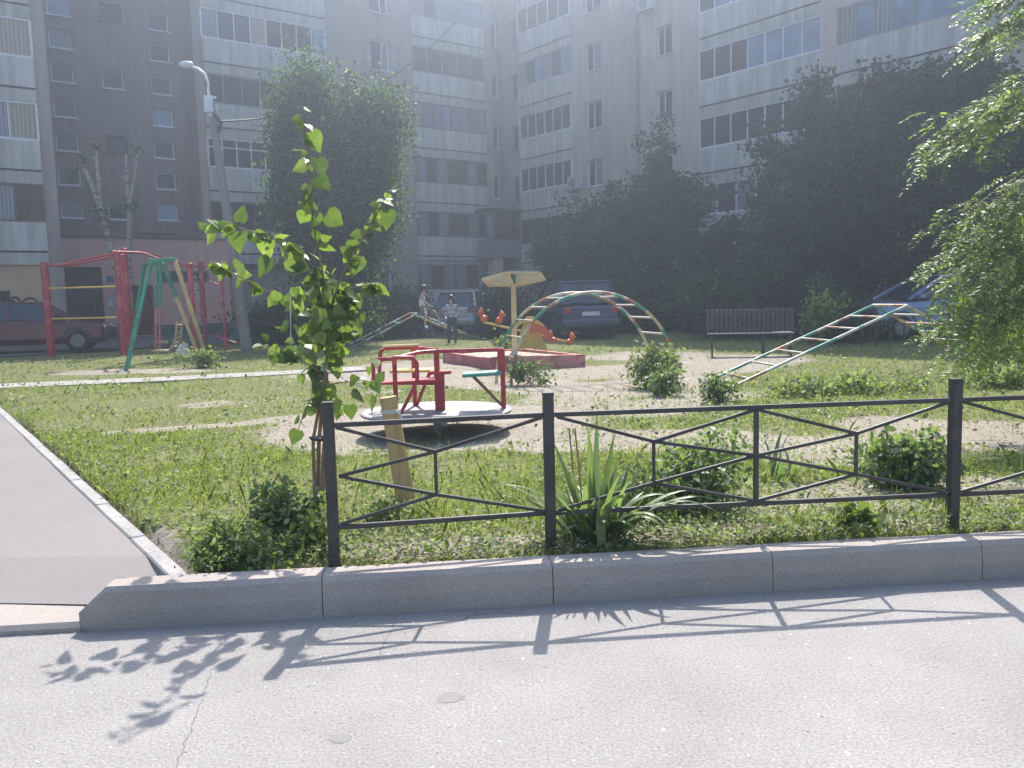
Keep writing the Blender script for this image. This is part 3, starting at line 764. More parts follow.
# --- pink entrance volume u 48..232, b 37.6
Fe = Fac('L', 37.4)
g0, g1 = Fp.q(50)+.0, Fe.q(231, 300)
g0 = Fe.q(46, 300)
def rc(u0, v0, u1, v1, F=Fe):
    a_, z1_ = F.inv((u0+u1)/2, v0); b2, z0_ = F.inv((u0+u1)/2, v1)
    return (F.q(u0, (v0+v1)/2), F.q(u1, (v0+v1)/2), z0_, z1_)
D1 = rc(67, 267, 104, 345); D1 = (D1[0], D1[1], .2, D1[3]); D2 = rc(132, 285, 155, 345); D2 = (D2[0], D2[1], .2, D2[3]); WS = rc(157, 271, 209, 283)
mb = MB(); Fe.wall(mb, g0, g1, 0, ztp, [D1, D2, WS], rd=.35)
Fe.box(mb, g1-.02, g1, 0, ztp, -2, -.003)
Fe.box(mb, g0, g1+.02, ztp, ztp+.05, -1.8, .06, 1)
mb.build('wall', ['pink', 'joint'], bld).name = 'entrance_wall'
for D, mt in ((D1, 'dark_metal'), (D2, 'red_door')):
    mb = MB(); Fe.box(mb, D[0]+.01, D[1]-.01, D[2], D[3]-.01, -.34, -.28)
    if mt == 'dark_metal': Fe.box(mb, D[0]+.9, D[0]+.95, D[2], D[3]-.3, -.27, -.24)
    dr = mb.build('door', mt, bld)
    hb = MB(); Fe.box(hb, D[1]-.3, D[1]-.26, 1.2, 1.45, -.275, -.2); hb.build('handle', 'rim', dr)
window(Fe, *WS, 'frame_grey', (GD,), (.25, .5, .75), sill=False)
mb = MB(); sk = rc(157, 324, 229, 345); Fe.box(mb, D2[1]+.02, g1+.03, .05, sk[3], .004, .06); Fe.box(mb, D1[1]+.05, D2[0]-.02, .05, sk[3], .004, .06)
mb.build('skirting', 'green_skirt', bld)
S1 = rc(106.5, 276, 117.5, 281.5); mb = MB(); Fe.box(mb, *S1, .01, .04); mb.build('sign', 'sign_blue', bld)
mb = MB(); F_ = rc(108, 299, 113, 306); Fe.box(mb, *F_, .008, .016); F_ = rc(114, 298, 119, 307); Fe.box(mb, *F_, .008, .018); mb.build('notice', 'paper', bld)
# --- corner annex at entrance: glazed first-floor box with flat roof above recessed porch
mb = MB()
def P3(u, v, Y): return Vector(dep(u, v, Y))
ax0 = Fb.q(487, 250); Fx = Fac('L', 37.0)
x0_, x1_ = Fx.q(487.5, 250), Fx.q(541, 250)
zt_ = pB(510, 212, 37.)[1]; zwb = pB(510, 240, 37.)[1]; zpb = pB(510, 258, 37.)[1]
Fx.box(mb, x0_, x1_, zpb, zwb, -1.8, 0); an = mb.build('porch_parapet', 'wall_brown', bld)
mb = MB(); Fx.box(mb, x0_-.1, x1_+.25, zt_, zt_+.14, -1.9, .3); mb.build('porch_roof', 'roofing', bld)
fr = MB(); pn = MB(); qs = np.linspace(x0_, x1_, 8)
for q in qs: Fx.box(fr, q-.03, q+.03, zwb, zt_, -.08, 0)
Fx.box(fr, x0_, x1_, zwb, zwb+.06, -.08, .01)
g = fr.build('glazing_frame', 'frame_brown', bld)
for i in range(7): Fx.box(pn, qs[i], qs[i+1], zwb+.06, zt_-.01, -.06, -.03, [1, 0, 0, 0, 0, 0, 0][i])
pn.build('pane', [GR, CW], g)
mb = MB()
for u0, u1 in ((495, 504.5), (523.5, 536)): Fx.box(mb, Fx.q(u0, 290), Fx.q(u1, 290), 0, zpb-.003, -.6, -.05)
mb.build('porch_pillar', 'pink', bld)
mb = MB(); Fc.box(mb, Fc.q(506, 290), Fc.q(522, 290), .2, 2.6, .002, .06); mb.build('door', 'dark_metal', bld)
# main masses behind (keep the sun out), roofs
mb = MB()
Fb.box(mb, -22, 29.3+12, -.02, ZTOP-.05, -12, -1.9)
Fp.box(mb, -22, e2-.27, -.02, ZTOP-.06, -5, -.55)
Fb.box(mb, q0, b1, -.02, ZTOP-.07, -1.89, -.55)
F2.box(mb, -14, 40, -.02, ZTOP-.08, -12, -1.2); F2.box(mb, p4, p0, -.02, ZTOP-.09, -1.19, -.45); Fr.box(mb, p0-.5, r0, -.02, ZTOP-.1, -1, -.6)
Fe.box(mb, g0, g1-.03, -.02, ztp-.01, -1.5, -.5)
mb.build('building_core', 'wall_grey', bld)
mb = MB(); Fb.box(mb, -22, 41, ZTOP, ZTOP+.25, -12, .3); F2.box(mb, -14, 37.9, ZTOP+.001, ZTOP+.25, -12, .3); Fp.box(mb, -22, e2, ZTOP+.002, ZTOP+.25, -4, .3)
mb.build('roof', 'roofing', bld)
# air conditioners are things hung on the wall
def aircon(u, v, F, label):
    q, z = F.inv(u, v); o = thing('air_conditioner', F.P(q, z-.3, .1), label, 'air conditioner', 'air conditioners on the right wing')
    mb = MB(); F.box(mb, q-.42, q+.42, z-.3, z+.3, .1, .4); mb.build('case', 'ac', o)
    mb = MB(); cc = F.P(q+.05, z, .41); nrm = (F.P(0, 0, 1)-F.P(0, 0, 0)); mb.tube([cc, cc+nrm*.02], .24, 16); mb.build('fan_grille', 'frame_grey', o)
aircon(579, 183, Fr, 'white air conditioner box beside the lowest white balcony near the inner corner')
aircon(650, 5, F2, 'white air conditioner box high on the wall by the downpipe')

# ================================================================ FENCE
G = .17
fposts = [np.array([-.847, 3.961]), np.array([.170, 4.134]), np.array([2.213, 4.312]), np.array([4.26, 4.50])]
fn = thing('metal_fence', (.17, 4.134, .1), 'low black metal lawn fence with crossed rhombus bars standing behind the kerb', 'fence')
for i, p in enumerate(fposts):
    mb = MB(); mb.box((p[0], p[1], (G+.93)/2-.04), (.05, .05, .93-G+.10), (0, 0, math.atan(.094)), bev=.003)
    mb.box((p[0], p[1], .938), (.054, .054, .01), (0, 0, math.atan(.094)), bev=.002)
    mb.build('post', 'fence', fn)
def fpt(i, t, z):
    a, b = fposts[i], fposts[i+1]; p = a+(b-a)*t; return Vector((p[0], p[1]-.002, z))
zT, zB = .835, .355
zt2 = zT-.012
def panel(i, half=False):
    for z, nm in ((zT, 'top_rail'), (zB, 'bottom_rail')):
        mb = MB(); mb.bar(fpt(i, .0, z)+Vector((.025, 0, 0)), fpt(i, 1, z)-Vector((.025, 0, 0)), .026 if z == zT else .022, .022, bev=.002); mb.build(nm, 'fence', fn)
    zu, zl, zm = zT-.15, zB+.125, (zT+zB)/2
    w_ = .0155
    mb = MB()
    def seg(a, b): mb.bar(a, b, w_, w_, bev=.0015)
    e = .012
    if half:
        c = .47
        seg(fpt(i, .03, zT-e), fpt(i, c, zu)); seg(fpt(i, c, zu), fpt(i, .97, zT-e))
        seg(fpt(i, .035, zm), fpt(i, c, zu)); seg(fpt(i, .035, zm), fpt(i, c, zl)); seg(fpt(i, c, zl), fpt(i, .97, zB+e)); seg(fpt(i, .03, zB+e), fpt(i, c, zl))
        seg(fpt(i, c, zl), fpt(i, c, zu))
    else:
        for s0, s1, c in ((.02, .5, .25), (.98, .5, .75)):
            seg(fpt(i, s0, zT-e), fpt(i, c, zu)); seg(fpt(i, c, zu), fpt(i, s1, zT-e)); seg(fpt(i, c, zu), fpt(i, .5, zm)); seg(fpt(i, .5, zm), fpt(i, c, zl))
            seg(fpt(i, c, zl), fpt(i, s1, zB+e)); seg(fpt(i, c, zl), fpt(i, s0, zB+e)); seg(fpt(i, c, zl), fpt(i, c, zu))
        mb.bar(fpt(i, .5, zB+.013), fpt(i, .5, zT-.013), .022, .022)
    mb.build('bracing', 'fence', fn)
panel(0, True); panel(1); panel(2)

# ================================================================ CAROUSEL
cc = gnd(432, 437, .15); CX, CY_ = cc[0]+.03, 8.05
PH = .37   # platform top
car = thing('playground_carousel', (CX, CY_, .15), 'red playground carousel with grey round platform and yellow and teal seats, behind the fence', 'carousel')
def ring(r, z, n=40): return [(CX+r*math.cos(a), CY_+r*math.sin(a), z) for a in np.linspace(0, 2*math.pi, n+1)[:-1]]
mb = MB(); n = 40; RP = .70
vs = ring(RP, PH-.025)+ring(RP, PH-.006)+ring(RP-.012, PH)
mb.add(vs, [(i, (i+1) % n, n+(i+1) % n, n+i) for i in range(n)]+[(n+i, n+(i+1) % n, 2*n+(i+1) % n, 2*n+i) for i in range(n)]+[tuple(range(2*n, 3*n)), tuple(range(n))[::-1]])
mb.build('platform', 'plat', car)
mb = MB(); mb.tube([(CX, CY_, .1), (CX, CY_, PH-.03)], .035, 12)
for k in range(4):
    a = k*math.pi/4+.2; mb.bar((CX-.62*math.cos(a), CY_-.62*math.sin(a), PH-.047), (CX+.62*math.cos(a), CY_+.62*math.sin(a), PH-.047), .04, .03+.002*k)
mb.build('axle', 'frame_grey', car)
def cp(u, v, Y): return Vector(dep(u, v, Y))
YF, YB = CY_-.42, CY_+.40
def P(du, dy, z): return Vector((CX+du, CY_+dy, z))
# hub column (the thick red post)
hx = dep(438, 400, CY_)[0]-CX
TZ = dep(438, 350, CY_)[2]
mb = MB(); mb.box(P(hx+.02, 0, PH+.17), (.09, .09, .34), bev=.006); mb.box(P(hx+.0, 0, (PH+.34+TZ)/2), (.05, .05, TZ-PH-.34), bev=.004); mb.box(P(hx+.03, 0, PH+.35), (.20, .12, .03), bev=.004)
mb.build('hub_post', 'red_paint', car)
TZ = dep(438, 350, CY_)[2]
rx = dep(503, 380, CY_)[0]-CX
mb = MB(); mb.box(P(rx, 0.02, PH+.17), (.045, .045, .34), bev=.004); mb.box(P(rx-.012, 0.02, (PH+.34+TZ+.0)/2), (.07, .07, TZ-PH-.34), bev=.005); mb.build('post', 'red_paint', car)
mb = MB(); mb.bar(P(hx, 0, TZ-.012), P(rx, .02, TZ-.012), .05, .035, bev=.004); mb.build('handrail', 'red_paint', car)
# front-left post and far post
lx = dep(395, 380, YF+.12)[0]-CX
mb = MB(); mb.tube([P(lx, -.30, PH), P(lx, -.30, TZ-.03)], .021, 8); mb.build('post', 'red_paint', car)
bx = dep(414, 360, YB)[0]-CX
mb = MB(); mb.tube([P(bx, .36, PH), P(bx, .36, TZ+.0)], .021, 8); mb.build('post', 'red_paint', car)
bt = lambda pts, r=.019: MB().tube(pts, r, 8)
# top rails (bent tube loops round the seats)
fr_ = dep(373, 362, CY_-.28)
bt([Vector((fr_[0], CY_-.28, TZ-.26)), Vector((fr_[0], CY_-.28, TZ-.09)), Vector((fr_[0]+.03, CY_-.28, TZ-.055)), P(lx, -.30, TZ-.05), P(hx-.15, -.15, TZ-.01), P(hx, 0, TZ-.01)]).build('handrail', 'red_paint', car)
bt([P(hx, 0, TZ), P(bx, .36, TZ+.01), P(bx-.26, .28, TZ+.01), P(bx-.30, .24, TZ-.02), P(bx-.31, .20, TZ-.20), P(bx-.26, .16, TZ-.31), P(hx-.02, .02, TZ-.31)]).build('handrail', 'red_paint', car)
bt([P(lx, -.30, TZ-.04), P(lx+.17, -.31, TZ-.045), P(lx+.20, -.31, TZ-.09), P(lx+.20, -.31, PH+.31)]).build('handrail', 'red_paint', car)
# braces under the seats
bt([P(lx+.04, -.34, PH+.01), P(lx+.19, -.30, PH+.285)], .016).build('brace', 'red_paint', car)
bt([P(bx+.02, .34, PH+.01), P(bx+.18, .14, PH+.35)], .016).build('brace', 'red_paint', car)
bt([P(rx-.02, .01, PH+.03), P(rx-.28, -.04, PH+.315)], .015).build('brace', 'frame_brown', car)
mb = MB(); mb.box(P((lx-.17+hx)/2, -.2, PH+.295), (hx-lx+.17, .24, .022), (0, -.03, .08), bev=.004); mb.build('seat', 'red_paint', car)
mb = MB(); mb.box(P(bx+.03, .18, PH+.36), (.46, .26, .022), (0, 0, .05), bev=.004); mb.build('seat', 'yellow_paint', car)
mb = MB(); mb.box(P(rx-.19, 0, PH+.33), (.36, .30, .03), (0, -.04, .0), bev=.004); mb.build('seat', 'teal_seat', car)
mb = MB(); mb.box(P(bx-.1, .27, TZ+.035), (.36, .05, .02), (0, 0, .2), bev=.004); mb.build('grip_board', 'cream_paint', car)

# ================================================================ ARCH LADDER
def arch():
    near = np.array([1.17, 12.35]); base_z = .13
    uB0 = gnd(511, 386)[:2]; uB1 = gnd(677, 381)[:2]
    o = thing('arch_ladder', (*((uB0+uB1)/2), .13), 'arched climbing ladder in peeling green, orange and cream paint', 'climbing frame')
    off = np.array([-.22, .78])
    c = (uB0+uB1)/2; r = np.linalg.norm(uB1-uB0)/2; dx = (uB1-uB0)/(2*r); H = 1.36
    def pt_(a, side):
        q = c-dx*r*math.cos(a)+off*side; return Vector((q[0], q[1], base_z-.05+H*math.sin(a)**.92))
    for s_ in (0, 1):
        mb = MB(); mb.tube([pt_(a, s_) for a in np.linspace(0.0, math.pi, 33)], .022, 8); mb.build('rail', 'patchwork', o)
    for a in np.linspace(.32, math.pi-.32, 12):
        mb = MB(); mb.tube([pt_(a, 0), pt_(a, 1)], .015, 7); mb.build('rung', 'rung', o)
arch()
# ================================================================ TRAPEZOID LADDERS
def ladder(name, label, near_pts, off, nr, matn, r=.022):
    P0 = Vector(near_pts[0]); o = thing(name, (P0.x, P0.y, .13), label, 'climbing frame')
    off = Vector((*off, 0)); pts = [Vector(p) for p in near_pts]
    for s_ in (0, 1):
        mb = MB(); mb.tube([p+off*s_ for p in pts], r, 8); mb.build('rail', matn, o)
    L = [0]
    for a, b in zip(pts[:-1], pts[1:]): L.append(L[-1]+(b-a).length)
    for k in range(1, nr+1):
        t = L[-1]*k/(nr+1)
        for i in range(len(L)-1):
            if L[i] <= t <= L[i+1]: q = pts[i].lerp(pts[i+1], (t-L[i])/(L[i+1]-L[i]))
        mb = MB(); mb.tube([q, q+off], r*.68, 7); mb.build('rung', 'rung', o)
    mb = MB(); mb.tube([pts[1], pts[1]+off], r, 7); mb.build('rung', 'rung', o)
    return o
A0 = gnd(722, 392, .10); PK = dep(907, 305.6, 12.3); A1 = gnd(1008, 364, .12)
ladder('sloped_ladder', 'low A shaped climbing ladder of pale peeling pipes on the right lawn', [A0, PK, (A1[0], A1[1], .12)], (-.12, .86), 13, 'patch_light')
S0 = gnd(351, 348, .12); SP = dep(418, 313.5, 22.6); S1_ = gnd(478, 339, .12)
ladder('seesaw_ladder', 'distant A shaped pipe ladder in the shade with a child sitting on its peak', [S0, SP, (S1_[0], S1_[1], .12)], (-.30, .75), 11, 'patch_light', .024)

# ================================================================ SANDBOX + SUNSHADE
b0_ = gnd(490, 370.5)[:2]; b1_ = gnd(585.5, 367)[:2]; bl = gnd(443, 362)[:2]
tr_ = b1_+(bl-b0_)
sb = thing('sandbox', (*((b0_+tr_)/2), .13), 'faded red painted concrete sandbox border filled with sand', 'sandbox')
hb_ = .37
corners = [b0_, b1_, tr_, bl]; cen = sum(corners)/4
for i in range(4):
    a, b = corners[i], corners[(i+1) % 4]; ai = a+(cen-a)*.11; bi = b+(cen-b)*.11
    mb = MB(); mb.prism([a, b, bi, ai], .05, hb_-.006*i); mb.build('side', 'red_sand', sb)
mb = MB(); q = [c_+(cen-c_)*.10 for c_ in corners]
vs = [(cen[0], cen[1], .40)]
for i in range(4):
    for t in (0, .33, .66): z_ = .29+.05*random.random(); p = q[i]*(1-t)+q[(i+1) % 4]*t; vs.append((p[0], p[1], z_))
M['sand'] = mat('sand', (.46, .39, .29), (.38, .32, .24), 3, .95, .4, fine=40)
mb.add(vs, [(0, i, i % 12+1) for i in range(1, 13)]); so_ = mb.build('sand', 'sand', sb)
sh = dep(514.5, 350, 16.2); sx, sy = sh[0], 16.2
um = thing('sunshade', (sx, sy, .15), 'cream six sided playground sunshade on a single yellow pole over the sandbox', 'sunshade')
mb = MB(); mb.tube([(sx, sy, .1), (sx+.01, sy, 1.64)], .05, 12); mb.build('pole', 'cream_paint', um)
apex = Vector(dep(514, 277, sy)); RR = .62; tilt = Euler((-.20, -.05, 0)).to_matrix()
rim = [apex+tilt @ Vector((RR*math.cos(a), RR*math.sin(a), -.03)) for a in [math.pi*2*k/6+.35 for k in range(6)]]
M['shade_roof'] = mat('shade_sheet', (.40, .46, .41), (.33, .38, .34), 3, .6)
mb = MB(); up = Vector((0, 0, .012))
mb.add([apex+up*5]+[p+up for p in rim]+[apex+up*4]+rim, [(0, i+1, (i+1) % 6+1) for i in range(6)]+[(7, (i+1) % 6+8, i+8) for i in range(6)]+[(i+1, i+8, (i+1) % 6+8, (i+1) % 6+1) for i in range(6)])
mb.build('canopy', 'shade_roof', um)
mb = MB(); hubp = Vector((sx+.008, sy, apex.z-.15))
for i in range(6): mb.bar(hubp, rim[i]-Vector((0, 0, .02)), .026, .026); mb.bar(rim[i]-Vector((0, 0, .016)), rim[(i+1) % 6]-Vector((0, 0, .016)), .024, .024)
mb.build('frame', 'cream_paint', um)
mb = MB(); mb.tube([(sx+.008, sy, 1.641), (sx+.01, sy, apex.z+.03)], .045, 12); mb.build('collar', 'green_paint', um)

# ================================================================ TOY SEESAW (animals)
ty = 19.5
tc_ = dep(530, 345, ty); tp = gnd(530, 351, .15)
to = thing('animal_seesaw', (tp[0], ty, .15), 'orange and yellow seesaw with animal shaped seats tipped to the right behind the sandbox', 'seesaw')
TX = tp[0]
mb = MB(); mb.prism([(0, 0)]*3, 0, 0) if False else None
mb.add([(TX-.42, ty-.05, .12), (TX+.42, ty-.05, .12), (TX+.08, ty-.05, .95), (TX-.08, ty-.05, .95), (TX-.42, ty+.05, .12), (TX+.42, ty+.05, .12), (TX+.08, ty+.05, .95), (TX-.08, ty+.05, .95)], [(0, 1, 2, 3), (7, 6, 5, 4), (0, 4, 5, 1), (1, 5, 6, 2), (2, 6, 7, 3), (3, 7, 4, 0)])
mb.build('stand', 'yellow_paint', to)
Lp = Vector(dep(483, 322, ty)); Rp = Vector(dep(572, 343, ty))
mb = MB(); mb.bar(Lp, Rp, .06, .05, bev=.01); mb.build('beam', 'yellow_paint', to)
def arc_plate(cx, cz, r0, r1, a0, a1, yy, th, n=14):
    mb = MB(); A = np.linspace(a0, a1, n); vs = []
    for a in A:
        for r in (r0, r1):
            for y in (yy-th, yy+th): vs.append((cx+r*math.cos(a), y, cz+r*math.sin(a)))
    fs = []
    for i in range(n-1):
        b = 4*i; fs += [(b, b+4, b+6, b+2), (b+1, b+3, b+7, b+5), (b+2, b+6, b+7, b+3), (b, b+1, b+5, b+4)]
    fs += [(0, 2, 3, 1), (4*(n-1), 4*(n-1)+1, 4*(n-1)+3, 4*(n-1)+2)]
    mb.add(vs, fs); return mb
arc_plate(TX-.02, .50, .34, .42, .15, 3.0, ty-.09, .03).build('arch_trim', 'yellow_paint', to)
arc_plate(TX+.12, .42, .20, .36, .0, 2.1, ty-.14, .03).build('body_plate', 'orange', to)
def beast(px, pz, sgn, m_, k=.5):
    mb = MB()
    mb.ball((px, ty, pz+.10*k), (.17*k, .10, .15*k), 12, 8); mb.ball((px+sgn*.13*k, ty, pz+.36*k), (.13*k, .09, .14*k), 12, 8)
    mb.tube([(px+sgn*.06*k, ty, pz+.12*k), (px+sgn*.12*k, ty, pz+.32*k)], [.11*k, .09*k], 8); mb.ball((px+sgn*.24*k, ty, pz+.30*k), (.07*k, .05, .06*k), 8, 6)
    for s_ in (-1, 1): mb.ball((px+sgn*.10*k, ty+.06*s_, pz+.50*k), (.05*k, .03, .05*k), 8, 6)
    mb.build('animal_seat', m_, to)
beast(Lp.x+.02, Lp.z+.03, -1, 'orange'); beast(Lp.x+.36, Lp.z-.02, 1, 'orange')
beast(Rp.x-.42, Rp.z+.02, -1, 'orange'); beast(Rp.x-.06, Rp.z-.03, 1, 'orange')

# ================================================================ BENCH
bc = gnd(733, 358, .15); bxx, byy = dep(750, 340, 16.9)[0], 16.9
be = thing('park_bench', (bxx, byy, .15), 'long dark brown slatted bench with slanted backrest under the dark trees', 'bench', rz=-.22)
mb = MB()
for i in range(4): mb.box((0, -.22+i*.115, .435), (1.62, .09, .03), bev=.004)
mb.build('seat', 'bench_wood', be, True)
mb = MB()
for i in range(19): mb.box((-.80+i*.089, .24, .67), (.068, .022, .46), (-.18, 0, 0), bev=.003)
mb.build('backrest', 'bench_wood', be, True)
mb = MB(); mb.bar((-.84, .275, .83), (.84, .275, .83), .03, .04); mb.bar((-.84, .225, .52), (.84, .225, .52), .03, .04); mb.build('back_rail', 'bench_metal', be, True)
for x_ in (-.72, .25, .74):
    mb = MB(); mb.bar((x_, -.24, -.02), (x_, -.18, .42), .035, .035, up=(1, 0, 0)); mb.bar((x_, .26, -.02), (x_, .16, .42), .035, .035, up=(1, 0, 0)); mb.bar((x_, -.22, .405), (x_, .2, .405), .03, .03); mb.bar((x_, .18, .4), (x_, .31, .88), .03, .03, up=(1, 0, 0)); mb.build('leg', 'bench_metal', be, True)
mb = MB(); mb.box((.60, -.06, .455), (.34, .30, .012), (0, 0, .05)); tg = mb.build('board', 'concrete', be, True)
# small bin-like litter urn skipped: nothing legible there

# ================================================================ EXERCISE FRAME (red) AND SWING
def redframe():
    p1 = gnd(52, 357); o = thing('exercise_frame', (p1[0], p1[1], .13), 'tall red steel exercise complex with yellow crossbars and monkey bars before the pink entrance', 'exercise frame')
    def post(u, v, vt, w_=.11):
        g = gnd(u, v); Y = g[1]; t = dep(u-(v-vt)*.055*(1 if u < 400 else 0), vt, Y)
        mb = MB(); mb.tube([(g[0], Y, .1), (g[0], Y, t[2])], w_, 12); mb.ball((g[0], Y, t[2]), (w_, w_, w_*.4), 12, 4); mb.build('post', 'red_paint', o); return Vector((g[0], Y, t[2]))
    P1 = post(51.5, 357, 263, .095)
    P2 = post(124, 356.0, 252, .085); P3 = post(131, 353, 249, .08); P4 = post(195, 352, 264, .075); P5 = post(205.5, 347, 262, .08)
    def hb(Pa, Pb, za, zb, r, m_, nm):
        mb = MB(); mb.tube([(Pa.x, Pa.y, za), (Pb.x, Pb.y, zb)], r, 8); mb.build(nm, m_, o)
    z1 = dep(90, 287.5, P1.y)[2]; z2 = dep(90, 318, P1.y)[2]
    hb(P1, P2, z1, z1, .022, 'yellow_paint', 'crossbar'); hb(P1, P2, z2, z2, .022, 'yellow_paint', 'crossbar')
    # roofline ladder: low - rising - high
    zt1 = P1.z-.06
    for dy in (0, .5):
        mb = MB(); a = Vector((P1.x, P1.y+dy, zt1)); b = Vector((P2.x, P2.y+dy, P2.z-.05)); m1 = a.lerp(b, .24); m1.z = zt1; m2 = a.lerp(b, .86); m2.z = b.z-.02
        mb.tube([a, m1, m2, b], .028, 8); mb.build('top_rail', 'red_paint', o)
    mb = MB()
    for t in (.05, .24, .86, .98):
        a = Vector((P1.x, P1.y, zt1)).lerp(Vector((P2.x, P2.y, P2.z-.05)), t); a.z = zt1 if t < .5 else P2.z-.06
        mb.tube([a, a+Vector((0, .5, 0))], .022, 7)
    mb.build('rungs', 'red_paint', o)
    a = Vector((P3.x, P3.y, P3.z-.1)); b = Vector((P5.x, P5.y, P5.z-.15))
    m1 = a.lerp(b, .35); m1.z = a.z; m2 = a.lerp(b, .8); m2.z = b.z+.02
    for dy in (0, -.7):
        mb = MB(); mb.tube([a+Vector((0, dy, 0)), m1+Vector((0, dy, 0)), m2+Vector((0, dy, 0)), b+Vector((0, dy, 0))], .026, 8); mb.build('top_rail', 'red_paint', o)
    mb = MB(); pl = [a, m1, m2, b]
    for i in range(3):
        for t in (0, .33, .66): q = pl[i].lerp(pl[i+1], t); mb.tube([q, q+Vector((0, -.7, 0))], .018, 7)
    mb.build('rungs', 'red_paint', o)
    # wall-bar ladder between the two right posts
    mb = MB()
    for k in range(6): z = .5+k*.33; mb.tube([(P4.x, P4.y, z), (P5.x, P5.y, z)], .016, 6)
    mb.build('wall_bars', 'frame_grey', o)
    # pole with zigzag ladder to the right
    g = gnd(226, 351); Y = g[1]; tz = dep(220, 268, Y)[2]
    mb = MB(); mb.tube([(g[0], Y, .1), (g[0], Y, tz)], .035, 8); mb.build('post', 'red_paint', o)
    mb = MB(); mb.tube([(P5.x, P5.y, P5.z-.12), (g[0], Y, tz), (g[0]+.35, Y+.3, tz)], .028, 8); mb.build('top_rail', 'red_paint', o)
    mb = MB(); pts = []
    for k in range(8): pts.append(Vector((g[0]+(-.36 if k % 2 else .34), Y+(.1 if k % 2 else -.1), .35+k*(tz-.7)/7)))
    mb.tube(pts, .022, 7); mb.build('zigzag_bar', 'red_paint', o)
redframe()
def swing():
    g0_ = gnd(126, 371); Yf = g0_[1]; g1_ = gnd(207, 358.5); g2_ = gnd(129, 362); g3_ = gnd(199.5, 357.5)
    o = thing('swing_frame', (g0_[0]+.8, Yf, .13), 'small green and ochre A frame swing with a wooden plank seat', 'swing')
    Yt = (g0_[1]+g1_[1])/2
    TL = Vector(dep(151, 261.5, Yt)); TR = Vector(dep(175, 260.5, Yt+.2)); TLb = Vector(dep(144, 265, Yt+.9)); TRb = Vector(dep(163, 263, Yt+.9))
    mb = MB(); mb.bar(TL+Vector((-.05, 0, .02)), TR+Vector((.02, 0, .02)), .09, .09, bev=.01); mb.bar(TLb, TRb, .06, .06); mb.bar(TLb, TL, .05, .05); mb.build('top_bar', 'green_paint', o)
    def lg(a, b, m_, w_=.07): mb = MB(); mb.bar(a, b, w_, w_, bev=.006); mb.build('leg', m_, o)
    lg(g0_, TL, 'green_paint', .07)
    lgm = Vector(g2_).lerp(TLb, .55)
    mb = MB(); mb.bar(g2_, lgm, .06, .06); mb.build('leg', 'frame_brown', o); mb = MB(); mb.bar(lgm, TLb, .06, .06); mb.build('leg', 'green_paint', o)
    lg(g1_, TR, 'cream_paint', .07)
    q = Vector(g3_).lerp(TRb, .66); mb = MB(); mb.bar(g3_, q, .06, .06); mb.build('leg', 'cream_paint', o); mb = MB(); mb.bar(q, TRb, .06, .06); mb.build('leg', 'green_paint', o)
    # hangers
    Ys = Yt+.3
    for u, du in ((155.5, 0), (159.5, 1)):
        a = Vector(dep(u+1, 262, Ys+.3*du)); b = Vector(dep(u, 349, Ys+.3*du)); c_ = a.lerp(b, .5)
        mb = MB(); mb.bar(a, c_, .05, .05, up=(0, 1, 0)); mb.build('hanger', 'green_paint', o); mb = MB(); mb.bar(c_, b, .035, .035, up=(0, 1, 0)); mb.build('hanger', 'red_sand', o)
    s0 = Vector(dep(152, 351, Ys)); s1 = Vector(dep(167, 351, Ys)); mb = MB()
    mb.box((s0+s1)/2+Vector((0, .15, 0)), ((s1-s0).length, .36, .035), bev=.004); mb.bar(s0+Vector((.05, .1, .19)), s1+Vector((0, .1, .19)), .02, .05); mb.build('seat', 'swing_wood', o)
    mb = MB(); bk = [Vector(dep(u, v, Ys)) for u, v in ((168, 352), (173, 346), (176, 336), (177, 322))]
    for y_ in (0, .30): mb.tube([b+Vector((0, y_, 0)) for b in bk], .022, 7)
    for a, b in zip(bk[:-1], bk[1:]):
        for t in (.2, .7): q = a.lerp(b, t); mb.box(q+Vector((0, .15, 0)), (.03, .36, .07), (0, .3, 0))
    mb.build('backrest', 'swing_wood', o)
swing()
# pail standing beside the swing
g = gnd(179, 357); bk = thing('pail', (g[0], g[1]+.2, .15), 'pale grey pail on the ground behind the swing seat', 'pail')
mb = MB(); n = 16; r0_, r1_, h_ = .12, .16, .30
vs = []
for r, z in ((r0_, 0), (r1_, h_), (r1_-.012, h_), (r0_-.01, .015)): vs += [(r*math.cos(a), r*math.sin(a), z) for a in np.linspace(0, 2*math.pi, n+1)[:-1]]
mb.add(vs, [(k*n+i, k*n+(i+1) % n, (k+1)*n+(i+1) % n, (k+1)*n+i) for k in range(3) for i in range(n)]+[tuple(range(n))[::-1], tuple(range(3*n, 4*n))])
mb.build('body', 'frame_white', bk, True)
mb = MB(); mb.tube([(r1_*math.cos(a), 0, h_-.02-.12*math.sin(a)) for a in np.linspace(0, math.pi, 10)], .006, 5); mb.build('handle', 'frame_grey', bk, True)

